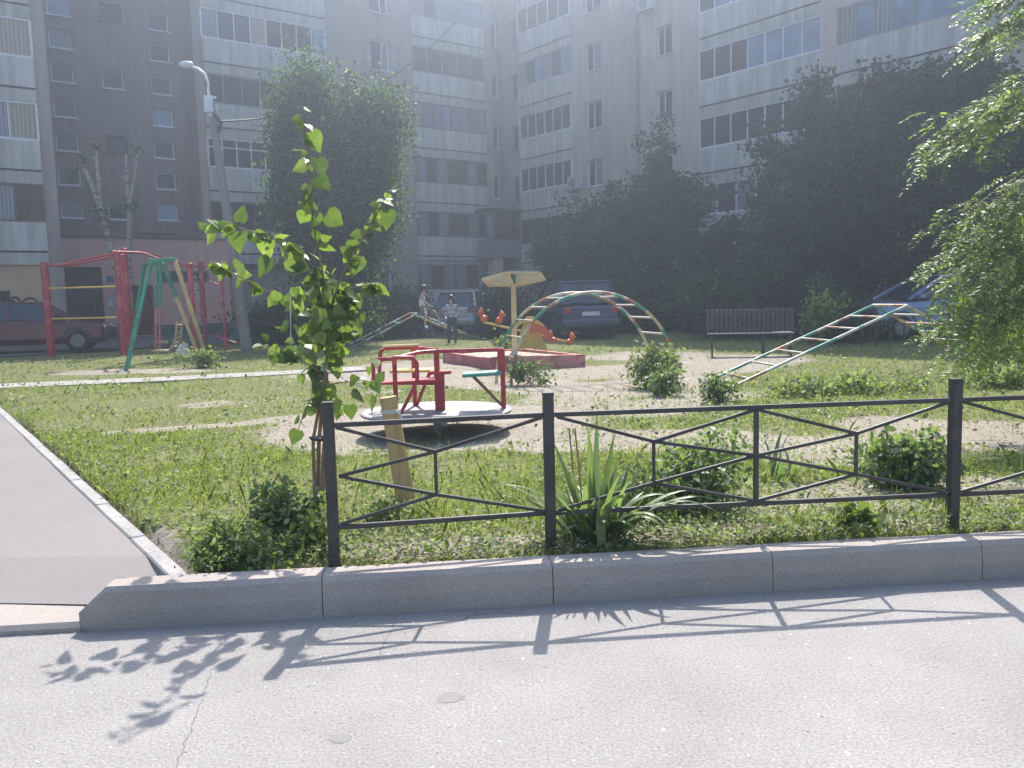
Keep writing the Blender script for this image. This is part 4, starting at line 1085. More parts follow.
# ================================================================ STREET LAMP + WIRE
lb = gnd(246, 352); LY = lb[1]+.8
Ltop = Vector(dep(210, 98, LY)); Lb = Vector(dep(247, 345, LY)); Lb.z = .1
lp = thing('street_lamp', Lb, 'leaning concrete lamp post with a curved pipe arm and white lamp head', 'street lamp')
mb = MB(); mb.tube([Lb, Ltop], [.16, .10], 8, smooth=False); mb.build('post', 'post_concrete', lp)
arm = [Ltop+Vector((.02, -.1, -.5)), Ltop+Vector((0, -.1, .2))]+[Vector(dep(u, v, LY-.1)) for u, v in ((208.5, 84), (205, 74.5), (198, 69), (190.5, 66.5))]
mb = MB(); mb.tube(arm, .04, 8); mb.build('arm', 'lamp', lp)
mb = MB(); hd = Vector(dep(186, 64.5, LY-.1)); mb.ball(hd, (.20, .11, .09), 14, 8); mb.build('lamp_head', 'lamp', lp)
mb = MB()
for t in (.0, .28): mb.tube([Ltop+Vector((0, 0, -t))-Vector((.16, 0, 0)), Ltop+Vector((0, 0, -t))+Vector((.16, 0, 0))], .03, 6)
mb.box(Ltop+Vector((.0, -.14, -.18)), (.22, .10, .42), bev=.01); mb.build('bracket', 'lamp', lp)
mb = MB(); mb.tube([Ltop+Vector((.15, -.1, -.45)), Ltop+Vector((.28, -.12, -.65)), Ltop+Vector((.2, -.1, -.9))], .05, 6); mb.build('cable_box', 'black_plastic', lp)
W0 = Ltop+Vector((.1, 0, -.6)); W1 = Vector(dep(455, 22, 43.)); n = 26
mb = MB(); pts = []
for i in range(n+1):
    t = i/n; p = W0.lerp(W1, t); p.z -= 1.1*4*t*(1-t); pts.append(p)
mb.tube(pts, .028, 5); o = mb.build('overhead_wire', 'wire'); tag(o, 'thin dark overhead wire running from the lamp post up to the facade', 'wire')

# ================================================================ CARS
def car_(name, label, L, W, H, prof, cab, pos, rz, paintm, rear=True, group=None):
    """prof: list (x, z_top) of hood/boot line in car units; cab: (x base rear, x base front, x roof rear, x roof front, belt z)"""
    o = thing('parked_car', (pos[0], pos[1], pos[2]), label, 'car', group, rz)
    xs_ = [p[0] for p in prof]; mb = MB(); rings = []
    for i, (x, zt_) in enumerate(prof):
        e = min(abs(x+L/2), abs(L/2-x)); k = 1-.16*max(0, 1-e/.35)**2; w_ = W/2*k; zb_ = .22 if e > .1 else .32
        rings.append([(x, -w_*.9, zb_), (x, -w_, zb_+.16), (x, -w_, zt_-.16), (x, -w_*.93, zt_-.03), (x, -w_*.6, zt_), (x, w_*.6, zt_), (x, w_*.93, zt_-.03), (x, w_, zt_-.16), (x, w_, zb_+.16), (x, w_*.9, zb_)])
    n = 10; vs = [p for r in rings for p in r]; k = len(rings)
    mb.add(vs, [(i*n+j, i*n+(j+1) % n, (i+1)*n+(j+1) % n, (i+1)*n+j) for i in range(k-1) for j in range(n)]+[tuple(range(n))[::-1], tuple(range((k-1)*n, k*n))], 0, False)
    xr, xf, rr, rf, bz = cab; wb, wr = W/2*.92, W/2*.74
    # roof and pillars
    mb.box(((rr+rf)/2, 0, H-.02), (rf-rr+.06, wr*2+.04, .05), bev=.02)
    for s_ in (-1, 1):
        for (xa, za, xb, zb_) in ((xr, bz, rr, H-.03), (xf, bz, rf, H-.03), ((xr+xf)/2-.1, bz, (rr+rf)/2-.1, H-.03)):
            mb.bar((xa, s_*wb, za-.02), (xb, s_*wr, zb_), .06, .07)
    mb.build('body', paintm, o, True)
    gb = MB(); a = [(xr+.03, -wb+.02, bz-.02), (xf-.03, -wb+.02, bz-.02), (xf-.03, wb-.02, bz-.02), (xr+.03, wb-.02, bz-.02), (rr+.02, -wr+.015, H-.04), (rf-.02, -wr+.015, H-.04), (rf-.02, wr-.015, H-.04), (rr+.02, wr-.015, H-.04)]
    gb.add(a, [(0, 1, 5, 4), (1, 2, 6, 5), (2, 3, 7, 6), (3, 0, 4, 7), (4, 5, 6, 7), (3, 2, 1, 0)]); gb.build('window_glass', 'car_glass', o, True)
    for xw in (-L*.31, L*.325):
        for s_ in (-1, 1):
            y0 = s_*(W/2-.10); mb = MB(); mb.tube([(xw, y0-.10*s_, .30), (xw, y0+.08*s_, .30), (xw, y0+.105*s_, .30)], [.30, .30, .27], 20); wl_ = mb.build('wheel', 'tyre', o, True)
            mb = MB(); mb.tube([(xw, y0+.107*s_, .30), (xw, y0+.112*s_, .30)], .19, 10); mb.build('rim', 'rim', wl_, True)
            mb = MB(); arcp = [(xw+.36*math.cos(a), s_*(W/2+.003), .30+.36*math.sin(a)) for a in np.linspace(-.15, math.pi+.15, 14)]
            mb.tube(arcp, .022, 5); mb.build('wheel_arch', 'black_plastic', o, True)
    for x_, nm in ((L/2+.01, 'bumper'), (-L/2-.01, 'bumper')):
        mb = MB(); mb.box((x_, 0, .45), (.12, W*.90, .17), bev=.04); mb.build(nm, 'black_plastic' if paintm in ('car_red',) else paintm, o, True)
    for s_ in (-1, 1):
        mb = MB(); mb.box((L/2-.03, s_*W*.33, .66), (.06, .26, .13), bev=.02); mb.build('headlight', 'lens_clear', o, True)
        mb = MB(); mb.box((-L/2+.02, s_*W*.37, .80), (.06, .20, .17), bev=.02); mb.build('tail_light', 'lens_red', o, True)
        mb = MB(); mb.box(((xf-.25), s_*(W/2+.06), bz+.05), (.10, .14, .11), bev=.03); mb.build('mirror', paintm, o, True)
    mb = MB(); mb.box((-L/2-.02, 0, .70), (.02, .50, .11)); mb.build('licence_plate', 'plate', o, True)
    return o
sedan = lambda L: [(-L/2, .80), (-L/2+.08, .90), (-L/2+.7, .94), (-.9, .93), (.6, .92), (L/2-.9, .88), (L/2-.12, .76), (L/2, .68)]
hatch = lambda L: [(-L/2, .84), (-L/2+.06, .92), (-L/2+.5, .95), (.4, .95), (L/2-.75, .90), (L/2-.1, .76), (L/2, .68)]
ca = gnd(60, 356, .186); tY = 25.0
pxl = dep(108, 340, tY); ax = uL
rzL = math.atan2(.610, .792)
car_('red', 'dark red sedan parked at the left before the graffiti wall', 4.1, 1.65, 1.40, sedan(4.1), (-1.45, 1.05, -.95, .35, .93), (pxl[0]-2.0, 24.6, .186), .30, 'car_red')
q_ = dep(470, 330, 31.5); car_('silver', 'silver hatchback parked behind the standing girl', 3.9, 1.65, 1.45, hatch(3.9), (-1.85, .95, -1.45, .3, .95), (q_[0]-.05, 31.5, .186), 1.35, 'car_silver')
q_ = dep(566, 330, 26.0); car_('navy', 'dark navy car seen from behind through the arched ladder', 4.5, 1.85, 1.62, hatch(4.5), (-2.1, 1.0, -1.75, .35, 1.02), (q_[0]+.2, 26.6, .186), 1.75, 'car_navy')
q_ = dep(710, 330, 27.0); car_('black', 'black car with one red tail light showing left of the bench', 4.4, 1.75, 1.45, sedan(4.4), (-1.6, 1.1, -1.1, .4, .93), (q_[0]+.1, 25.5, .186), 1.6, 'car_black')
q_ = dep(925, 330, 21.5); car_('bluesilver', 'blue grey hatchback with arched roofline parked behind the right ladder', 4.3, 1.75, 1.52, hatch(4.3), (-1.9, 1.2, -1.2, .25, .97), (q_[0]+.25, 21.5, .17), math.pi+.12, 'car_blue')
q_ = dep(380, 330, 33.0); car_('dark', 'dark car half hidden in the shade left of the pipe ladder', 4.3, 1.7, 1.45, sedan(4.3), (-1.6, 1.1, -1.1, .4, .93), (q_[0]-.5, 32, .186), .65, 'car_black')

# low black fences at the back
def lowfence(pa, pb, label, h=.55, n=8, m_='fence'):
    o = thing('low_fence', (pa[0], pa[1], .13), label, 'fence'); A = Vector((pa[0], pa[1], 0)); B = Vector((pb[0], pb[1], 0))
    for z in (h, .25):
        mb = MB(); mb.bar(A+Vector((0, 0, z)), B+Vector((0, 0, z)), .03, .03); mb.build('rail', m_, o)
    for i in range(n+1):
        p = A.lerp(B, i/n); mb = MB(); mb.bar(p+Vector((0, 0, .08)), p+Vector((0, 0, h+.05)), .03, .03, up=(1, 0, 0)); mb.build('post', m_, o)
lowfence(gnd(862, 347), gnd(960, 345), 'thin low black fence in front of the blue grey hatchback', .62, 7)
lowfence(gnd(152, 348), gnd(236, 347), 'low dark green fence before the pink entrance wall', .75, 9, 'green_skirt')

# ================================================================ PEOPLE
def figure(name, label, joints, edges, radii, root, clothes, hair, loc):
    o = thing(name, loc, label, 'person')
    def skin(nm, vs, es, rs, m_, rt=0, par=o):
        me = bpy.data.meshes.new(nm); me.from_pydata([Vector(v) for v in vs], es, []); ob = bpy.data.objects.new(nm, me); COL.objects.link(ob); ob.parent = par
        sk_ = ob.modifiers.new('skin', 'SKIN'); me.skin_vertices[0].data[0].use_root = False
        for i, r in enumerate(rs): me.skin_vertices[0].data[i].radius = (r, r) if not isinstance(r, tuple) else r
        for i in range(len(rs)): me.skin_vertices[0].data[i].use_root = (i == rt)
        sk_.use_smooth_shade = True
        ss = ob.modifiers.new('sub', 'SUBSURF'); ss.levels = 2; ss.render_levels = 2
        me.materials.append(M[m_]); return ob
    if name: pass
    names = list(joints); ix = {k: i for i, k in enumerate(names)}
    body = skin('body', [joints[k] for k in names], [(ix[a], ix[b]) for a, b in edges], [radii[k] for k in names], 'skin', ix[root])
    for nm, chain, m_ in clothes:
        vs = []; es = []; rs = []; seen = {}
        for seg in chain:
            last = None
            for k, r in seg:
                if k not in seen: seen[k] = len(vs); vs.append(joints[k] if isinstance(k, str) else k); rs.append(r)
                if last is not None: es.append((last, seen[k]))
                last = seen[k]
        skin(nm, vs, es, rs, m_)
    hair(o); return o
def base_edges():
    e = [('pelvis', 'waist'), ('waist', 'chest'), ('chest', 'neck'), ('neck', 'jaw'), ('jaw', 'skull')]
    for s in 'LR': e += [('chest', 'sh'+s), ('sh'+s, 'el'+s), ('el'+s, 'wr'+s), ('wr'+s, 'palm'+s), ('pelvis', 'hip'+s), ('hip'+s, 'kn'+s), ('kn'+s, 'an'+s), ('an'+s, 'toe'+s)]
    for s in 'LR':
        for k in range(4): e += [('palm'+s, 'f%d'%k+s)]
        e += [('wr'+s, 'th'+s)]
    return e
def radii(k):
    r = {'pelvis': .085*k, 'waist': .075*k, 'chest': .09*k, 'neck': .038*k, 'jaw': .055*k, 'skull': .075*k}
    for s in 'LR':
        r.update({'sh'+s: .038*k, 'el'+s: .028*k, 'wr'+s: .019*k, 'palm'+s: .024*k, 'hip'+s: .065*k, 'kn'+s: .042*k, 'an'+s: .026*k, 'toe'+s: .024*k, 'th'+s: .007*k})
        for j in range(4): r['f%d'%j+s] = .0065*k
    return r
def hands(J, d, side):
    for s in 'LR':
        p = Vector(J['palm'+s]); dv = Vector(d[s]).normalized(); sv = Vector(side[s]).normalized()
        for j in range(4): J['f%d'%j+s] = p+dv*(.055+.012*(1.5-abs(j-1.4)))+sv*(.016*(j-1.5))
        J['th'+s] = Vector(J['wr'+s])+dv*.035-sv*.045
    return J
# sitting boy: faces right/away, hips at the ladder's peak
hp = Vector(SP)+Vector((.10, .35, .05))
H0 = Vector((0, 0, 0))
J = dict(pelvis=(0, 0, .08), waist=(-.03, 0, .20), chest=(-.01, .0, .34), neck=(.02, .0, .45), jaw=(.05, 0, .51), skull=(.045, .0, .59))
J.update(shL=(-.02, .13, .41), elL=(.04, .19, .24), wrL=(.16, .15, .14), palmL=(.20, .13, .12), shR=(-.02, -.13, .41), elR=(.06, -.19, .25), wrR=(.17, -.14, .15), palmR=(.21, -.12, .13))
J.update(hipL=(.03, .08, .05), knL=(.30, .14, -.02), anL=(.44, .16, -.32), toeL=(.55, .16, -.37), hipR=(.02, -.09, .05), knR=(.10, -.30, -.06), anR=(.06, -.32, -.38), toeR=(.15, -.36, -.43))
J = hands(J, {'L': (1, -.1, -.4), 'R': (1, .1, -.4)}, {'L': (0, 1, 0), 'R': (0, -1, 0)})
def hair_boy(o):
    mb = MB(); mb.ball((.035, 0, .61), (.088, .084, .085), 14, 10); mb.build('hair', 'hair', o, True)
    mb = MB(); mb.ball((.125, 0, .575), (.014, .010, .014), 8, 6); mb.build('nose', 'skin', o, True)
    for s_ in (-1, 1): mb = MB(); mb.ball((.05, s_*.078, .575), (.014, .010, .02), 8, 6); mb.build('ear', 'skin', o, True)
figure('person', 'child in a white tank top sitting sideways on the peak of the pipe ladder', J, base_edges(), radii(.92), 'pelvis', [
    ('tank_top', [[((0, 0, .06), (.115, .10)), ((-.03, 0, .2), (.10, .088)), ((-.01, 0, .34), (.115, .095)), ((.01, 0, .41), (.07, .07))]], 'cloth_white'),
    ('shorts', [[((0, 0, .05), .10), ((.03, .08, .04), .085), ((.26, .13, 0), .062)], [((0, 0, .05), .10), ((.02, -.09, .04), .085), ((.09, -.26, -.04), .062)]], 'cloth_khaki'),
    ('shoe', [[('anL', .038), ('toeL', .036)]], 'cloth_white'), ('shoe', [[('anR', .038), ('toeR', .036)]], 'cloth_white')], hair_boy, hp)
# standing girl
gp_ = gnd(455, 345, .15); gy_ = 24.0; gxx = dep(452, 320, gy_)[0]
K = 1.0
J = dict(pelvis=(0, 0, .68), waist=(0, 0, .82), chest=(0, 0, .98), neck=(0, 0, 1.10), jaw=(-.02, -.01, 1.17), skull=(-.015, 0, 1.25))
J.update(shL=(.13, 0, 1.05), elL=(.19, .03, .87), wrL=(.14, -.10, .76), palmL=(.11, -.14, .75), shR=(-.13, 0, 1.05), elR=(-.20, 0, .87), wrR=(-.17, -.10, .74), palmR=(-.15, -.14, .72))
J.update(hipL=(.07, 0, .66), knL=(.08, -.02, .38), anL=(.08, .02, .07), toeL=(.09, -.11, .03), hipR=(-.07, 0, .66), knR=(-.09, -.02, .38), anR=(-.10, .02, .07), toeR=(-.12, -.11, .03))
J = hands(J, {'L': (-.4, -.8, -.3), 'R': (.3, -.8, -.4)}, {'L': (1, -.4, 0), 'R': (-1, -.4, 0)})
def hair_girl(o):
    mb = MB(); mb.ball((-.01, .022, 1.27), (.092, .092, .09), 14, 10); mb.tube([(0.01, .06, 1.26), (.02, .10, 1.12), (.03, .11, .95)], [.085, .075, .03], 10); mb.build('hair', 'hair', o, True)
    mb = MB(); mb.ball((-.02, -.085, 1.225), (.010, .014, .014), 8, 6); mb.build('nose', 'skin', o, True)
    mb = MB()
    for s_ in (-1, 1): mb.ball((-.02+s_*.03, -.072, 1.25), (.010, .006, .007), 6, 5)
    mb.build('eyes', 'hair', o, True)
figure('person', 'girl with long dark hair in a patterned top standing behind the pipe ladder', J, base_edges(), radii(.9), 'pelvis', [
    ('top', [[((0, 0, .68), (.115, .09)), ((0, 0, .82), (.095, .08)), ((0, 0, .98), (.11, .088)), ((0, 0, 1.06), (.06, .06))], [((0, 0, .98), (.11, .088)), ('shL', .052), ((.16, .015, .96), .048)], [((0, 0, .98), (.11, .088)), ('shR', .052), ((-.165, 0, .96), .048)]], 'cloth_print'),
    ('trousers', [[((0, 0, .67), .10), ('hipL', .085), ('knL', .056), ('anL', .042)], [((0, 0, .67), .10), ('hipR', .085), ('knR', .056), ('anR', .042)]], 'cloth_dark'),
    ('shoe', [[('anL', .036), ('toeL', .034)]], 'cloth_dark'), ('shoe', [[('anR', .036), ('toeR', .034)]], 'cloth_dark')], hair_girl, (gxx, gy_, .15))

# ================================================================ VEGETATION
def unit(a): return a/np.maximum(np.linalg.norm(a, axis=-1, keepdims=True), 1e-9)
LEAF6 = np.array([(0, 0, 0), (.32, .30, .05), (.30, .72, .04), (0, 1, -.06), (-.30, .72, .04), (-.32, .30, .05)])
LEAF4 = np.array([(0, 0, 0), (.5, .5, .06), (0, 1, 0), (-.5, .5, .06)])
LEAFH = np.array([(0, 0, 0), (.30, -.07, .03), (.50, .16, .06), (.46, .48, .05), (.22, .82, .0), (0, 1.14, -.10), (-.22, .82, .0), (-.46, .48, .05), (-.50, .16, .06), (-.30, -.07, .03), (0, .45, -.03)])
def place_leaves(pos, direc, normal, size, shape, width=1.):
    """pos/dir/normal (N,3), size (N,)"""
    y = unit(direc); x = unit(np.cross(y, normal)); z = np.cross(x, y)
    sh = shape[None]*size[:, None, None]
    return pos[:, None, :]+x[:, None]*sh[..., 0:1]*width+y[:, None]*sh[..., 1:2]+z[:, None]*sh[..., 2:3]
def cloud(blobs, n, leafsize, droop=0., shell=.55, clump=40):
    """leaf positions in clumps inside ellipsoids: blobs (x,y,z,rx,ry,rz)"""
    vol = np.array([b[3]*b[4]*b[5] for b in blobs])**.8; vol /= vol.sum()
    k = n//clump; bi = rng.choice(len(blobs), k, p=vol); B = np.array(blobs)[bi]
    d = unit(rng.normal(size=(k, 3))); r = (shell+(1-shell)*rng.random(k)**.7)*(1+.22*rng.normal(size=k))
    c = B[:, :3]+d*r[:, None]*B[:, 3:6]
    cs = .16+.30*rng.random(k)
    cs = cs*(1.15 if clump < 80 else 1.2); c = np.repeat(c, clump, 0); cs = np.repeat(cs, clump); dd = np.repeat(d, clump, 0)
    q = np.clip(rng.normal(size=(k*clump, 3)), -1.7, 1.7)*.62
    p = c+q*cs[:, None]*np.array([1, 1, .8+droop*1.2])
    dirs = unit(rng.normal(size=p.shape)+dd*.8+np.array([0, 0, -.5-droop*2]))
    nrm = unit(rng.normal(size=p.shape)*.8+np.array([0, 0, 1]))
    s = leafsize*(.6+.8*rng.random(len(p)))
    return p, dirs, nrm, s
def limb_tree(name, label, base, trunk_h, blobs, nleaf, leafsize, leafm, cat='tree', group=None, tr=.14, droop=0., nlimb=10, clump=40, barkm='bark'):
    o = thing(name, base, label, cat, group); base = Vector(base)
    mb = MB(); top = Vector((np.mean([b[0] for b in blobs]), np.mean([b[1] for b in blobs]), max(b[2] for b in blobs)))
    pts = [base-Vector((0, 0, .15))]; 
    for i in range(1, 7):
        t = i/6; p = base.lerp(top, t)+Vector((random.uniform(-.12, .12), random.uniform(-.12, .12), 0))*min(1, t*2); pts.append(p)
    mb.tube(pts, [tr*(1.25-t*1.05) for t in np.linspace(0, 1, 7)], 9)
    for i in range(nlimb):
        b = random.choice(blobs); t = random.uniform(.22, .85); s_ = pts[0].lerp(pts[-1], t)
        e = Vector((b[0]+b[3]*random.uniform(-.8, .8), b[1]+b[4]*random.uniform(-.8, .8), max(s_.z+.3, b[2]+b[5]*random.uniform(-.5, .8))))
        m_ = s_.lerp(e, .5)+Vector((0, 0, .25)); mb.tube([s_, m_, e], [tr*.42, tr*.28, tr*.08], 6)
    mb.build('trunk', barkm, o)
    p, d, nn, s = cloud(blobs, nleaf, leafsize, droop, clump=clump)
    ok = p[:, 2] > .25; v = place_leaves(p[ok], d[ok], nn[ok], s[ok], LEAF4)
    npmesh('crown', v.reshape(-1, 3), 4, leafm, o)
    return o
def at(u, v, Y): return tuple(dep(u, v, Y))
def bl(u, v, Y, ru, rv, ry=None):
    """blob centred on a point of the place at distance Y with radii of ru, rv (in px of 1/870 rad)"""
    c = dep(u, v, Y); k = Y/870; return (c[0], c[1], c[2], ru*k, (ry or ru*k), rv*k)
# drooping tree in front of the left wing
Yw = 26.
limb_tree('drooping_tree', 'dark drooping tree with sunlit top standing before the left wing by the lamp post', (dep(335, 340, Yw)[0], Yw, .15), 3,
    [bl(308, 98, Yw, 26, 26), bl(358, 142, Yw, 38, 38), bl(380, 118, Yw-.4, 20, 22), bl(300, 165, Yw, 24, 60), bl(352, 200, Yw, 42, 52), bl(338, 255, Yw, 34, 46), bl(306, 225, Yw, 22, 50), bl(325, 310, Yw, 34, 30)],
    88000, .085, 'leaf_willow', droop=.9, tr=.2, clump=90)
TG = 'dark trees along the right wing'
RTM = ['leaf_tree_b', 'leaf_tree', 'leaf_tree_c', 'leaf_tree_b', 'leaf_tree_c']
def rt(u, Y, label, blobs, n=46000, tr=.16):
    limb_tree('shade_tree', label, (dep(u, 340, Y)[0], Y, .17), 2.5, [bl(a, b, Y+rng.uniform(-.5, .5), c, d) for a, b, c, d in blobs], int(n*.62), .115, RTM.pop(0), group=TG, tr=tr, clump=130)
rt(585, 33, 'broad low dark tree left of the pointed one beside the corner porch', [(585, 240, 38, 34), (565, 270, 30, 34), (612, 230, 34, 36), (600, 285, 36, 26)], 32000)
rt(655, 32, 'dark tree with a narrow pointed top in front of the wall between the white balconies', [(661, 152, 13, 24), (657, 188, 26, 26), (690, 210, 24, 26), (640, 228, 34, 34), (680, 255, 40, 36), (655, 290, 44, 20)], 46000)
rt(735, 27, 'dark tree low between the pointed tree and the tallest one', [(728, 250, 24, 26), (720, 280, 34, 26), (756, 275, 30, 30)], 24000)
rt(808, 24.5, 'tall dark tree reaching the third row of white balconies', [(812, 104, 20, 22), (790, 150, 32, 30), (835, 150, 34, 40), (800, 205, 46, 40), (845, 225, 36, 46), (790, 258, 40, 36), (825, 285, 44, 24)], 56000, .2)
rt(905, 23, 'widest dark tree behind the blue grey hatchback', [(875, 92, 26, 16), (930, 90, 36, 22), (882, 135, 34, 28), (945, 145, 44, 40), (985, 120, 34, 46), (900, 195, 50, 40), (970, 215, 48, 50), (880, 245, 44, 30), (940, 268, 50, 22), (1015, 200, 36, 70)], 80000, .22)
# shrubs
def shrub(name, label, base, blobs, n, ls, m_, group=None, cat='shrub', stems=9, clump=14, shape=LEAF4):
    o = thing(name, base, label, cat, group); B = Vector(base); mb = MB(); sprig = []
    for i in range(stems):
        b = random.choice(blobs); e = Vector((b[0]+b[3]*random.uniform(-.7, .7), b[1]+b[4]*random.uniform(-.7, .7), b[2]+b[5]*random.uniform(-.2, .8)))
        s_ = B+Vector((random.uniform(-.06, .06), random.uniform(-.06, .06), -.03)); mb.tube([s_, s_.lerp(e, .5)+Vector((0, 0, .04)), e], [ls*.09, ls*.06, ls*.03], 5)
        e2 = e+(e-s_)*random.uniform(.1, .35); mb.tube([e, e2], [ls*.03, ls*.02], 4); sprig += [tuple(e.lerp(e2, t_)) for t_ in (.2, .4, .6, .8, 1, 1)]
    mb.build('stems', 'bark', o)
    k = max(1, n//clump); vol = np.array([b[3]*b[4]*b[5] for b in blobs]); vol /= vol.sum(); bi = rng.choice(len(blobs), k, p=vol); BB = np.array(blobs)[bi]
    d = unit(rng.normal(size=(k, 3))); c = BB[:, :3]+d*(rng.random(k)**.45*(1+.34*rng.normal(size=k)))[:, None]*BB[:, 3:6]*np.array([1, 1, 1.1])
    c = np.concatenate([c, np.array(sprig)]) if sprig else c; d = np.concatenate([d, unit(rng.normal(size=(len(sprig), 3)))]) if sprig else d
    cl = np.full(len(c), clump); cl[k:] = 2; rep = np.repeat(np.arange(len(c)), cl); dr = d[rep]; c = c[rep]; p = c+rng.normal(size=c.shape)*ls*(1.15 if clump > 2 else .5)*np.where(rep < k, 1., .45)[:, None]
    dirs = unit(rng.normal(size=p.shape)*.9+dr*.6+np.array([0, 0, -.1])); nn = unit(rng.normal(size=p.shape)*.7+np.array([0, 0, 1]))
    s = ls*(.45+1.0*rng.random(len(p))); ok = p[:, 2] > .16
    v = place_leaves(p[ok], dirs[ok], nn[ok], s[ok], shape, .8); npmesh('leaves', v.reshape(-1, 3), len(shape), m_, o); return o
def gb(u, v): q = gnd(u, v, .15); return (q[0], q[1], .15)
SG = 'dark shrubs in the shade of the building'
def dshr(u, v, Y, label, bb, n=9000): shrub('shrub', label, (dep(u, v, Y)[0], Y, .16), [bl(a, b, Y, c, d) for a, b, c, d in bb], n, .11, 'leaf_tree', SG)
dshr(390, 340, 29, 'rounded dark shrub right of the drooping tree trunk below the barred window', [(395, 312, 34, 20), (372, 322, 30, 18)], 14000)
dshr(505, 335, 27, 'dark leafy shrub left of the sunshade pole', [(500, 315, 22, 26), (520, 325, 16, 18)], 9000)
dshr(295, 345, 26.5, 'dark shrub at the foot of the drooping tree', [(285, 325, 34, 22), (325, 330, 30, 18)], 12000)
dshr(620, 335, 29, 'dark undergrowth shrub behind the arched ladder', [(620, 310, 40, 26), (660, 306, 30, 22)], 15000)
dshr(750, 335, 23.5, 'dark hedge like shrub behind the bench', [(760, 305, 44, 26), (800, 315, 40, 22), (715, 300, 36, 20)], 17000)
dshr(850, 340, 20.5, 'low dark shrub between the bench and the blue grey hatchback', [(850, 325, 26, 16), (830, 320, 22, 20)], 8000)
shrub('young_tree', 'small pale leaved sapling catching the sun behind the bench end', (dep(822, 345, 19.5)[0], 19.5, .15), [bl(822, 312, 19.5, 13, 12), bl(815, 322, 19.5, 8, 8)], 500, .12, 'leaf_rob', None, 'young tree', 6, 8, LEAF6)

# birches, cut back
def birch(label, base_uv, Y, forks):
    b0 = dep(*base_uv, Y); o = thing('birch_tree', (b0[0], Y, .15), label, 'tree', 'pollarded birches by the exercise frame')
    mb = MB()
    for i, ch in enumerate(forks):
        pts = [Vector(dep(u, v, Y+dy)) for u, v, dy, r in ch]; 
        if i == 0: pts[0].z = .05
        mb.tube(pts, [r*.72 for *_, r in ch], 8)
        for t in range(1, len(pts)-1):
            q = pts[t]; s_ = random.choice((-1, 1)); mb.tube([q, q+Vector((s_*.14, 0, .12))], [.03, .012], 5)
    mb.build('trunk', 'birch', o)
    P_ = []
    for ch in forks:
        e = np.array(dep(ch[-1][0], ch[-1][1], Y)); P_.append(e+rng.normal(size=(26, 3))*.09)
    m0 = np.array(dep(forks[0][2][0], forks[0][2][1], Y)); P_.append(m0+rng.normal(size=(60, 3))*np.array([.16, .1, .14]))
    p = np.concatenate(P_); v = place_leaves(p, unit(rng.normal(size=p.shape)), unit(rng.normal(size=p.shape)), .08+.05*rng.random(len(p)), LEAF4)
    npmesh('leaves', v.reshape(-1, 3), 4, 'leaf_willow', o)
birch('left bare pollarded birch forking into two pale arms beside the red frame', (121, 340), 25.5, [[(122, 345, 0, .13), (114, 258, 0, .115), (101, 212, 0, .10), (92, 185, 0, .09), (81, 161, 0, .07)], [(101, 212, 0, .08), (98.5, 180, .05, .075), (96.5, 160, .05, .06), (98, 146, .05, .05)]])
birch('right bare pollarded birch with two upright pale arms behind the green swing top', (131, 340), 26.2, [[(131, 345, 0, .13), (129, 250, 0, .11), (129.5, 205, 0, .10), (127, 180, 0, .08), (126, 153, 0, .06)], [(129.5, 205, 0, .08), (134, 180, .05, .065), (138.5, 149, .05, .05)]])

# ---------------- sapling in the foreground
YS = 5.12
def sp(u, v, dy=0.): return Vector(dep(u, v, YS+dy-.34*min(1, max(0, (330-v)/150))*min(1, max(0, (385-u)/50))))
sap = thing('linden_sapling', (sp(318, 505)[0], YS, .15), 'young sapling with large backlit lime green leaves tied to a stake beside the fence end', 'young tree')
br = [([(317, 508, 0), (319, 440, 0), (323, 395, 0), (328, 350, 0), (327, 310, .02), (322, 270, .03), (314, 220, .02), (308, 165, 0), (303, 112, 0)], .013, .003),
      ([(327, 322, .0), (318, 285, -.03), (300, 256, -.05), (272, 238, -.08), (240, 228, -.1), (207, 228, -.1)], .007, .0025),
      ([(328, 340, 0), (305, 310, .05), (270, 292, .07), (238, 276, .1), (212, 262, .1)], .006, .002),
      ([(327, 318, 0), (342, 275, -.03), (358, 246, -.05), (376, 215, -.06), (394, 184, -.08)], .007, .002),
      ([(327, 330, 0), (350, 288, .05), (372, 284, .06), (378, 292, .06)], .005, .002),
      ([(325, 375, 0), (300, 360, -.04), (285, 350, -.05), (268, 346, -.06)], .005, .002),
      ([(324, 392, 0), (310, 400, -.05), (303, 415, -.05), (298, 430, -.05)], .004, .002),
      ([(324, 385, 0), (345, 382, -.02), (362, 380, -.02), (378, 384, -.02)], .004, .002),
      ([(326, 350, 0), (340, 320, .02), (350, 300, .02), (345, 285, .03)], .005, .002),
      ([(323, 390, 0), (336, 405, .03), (340, 415, .03)], .004, .002)]
mb = MB()
for pts, ra, rb in br: mb.tube([sp(*q) for q in pts], [ra+(rb-ra)*i/(len(pts)-1) for i in range(len(pts))], 7)
mb.build('branches', 'stick', sap)
LP_, LD, LN, LS = [], [], [], []
px = YS/870
def addleaf(u, v, size_px, du=0., dv=1., face=.7, dy=0.):
    """leaf hanging from (u,v) towards (du,dv); face 1 = seen flat on"""
    a = sp(u, v, dy); b = sp(u+du*10, v+dv*10, dy+random.uniform(-.03, .03)); d = (b-a).normalized()
    n_ = Vector((random.gauss(0, .35), -face, random.gauss(.15, .3)+(1-face))).normalized()
    LP_.append(tuple(a)); LD.append(tuple(d)); LN.append(tuple(n_)); LS.append(size_px*px*.76)
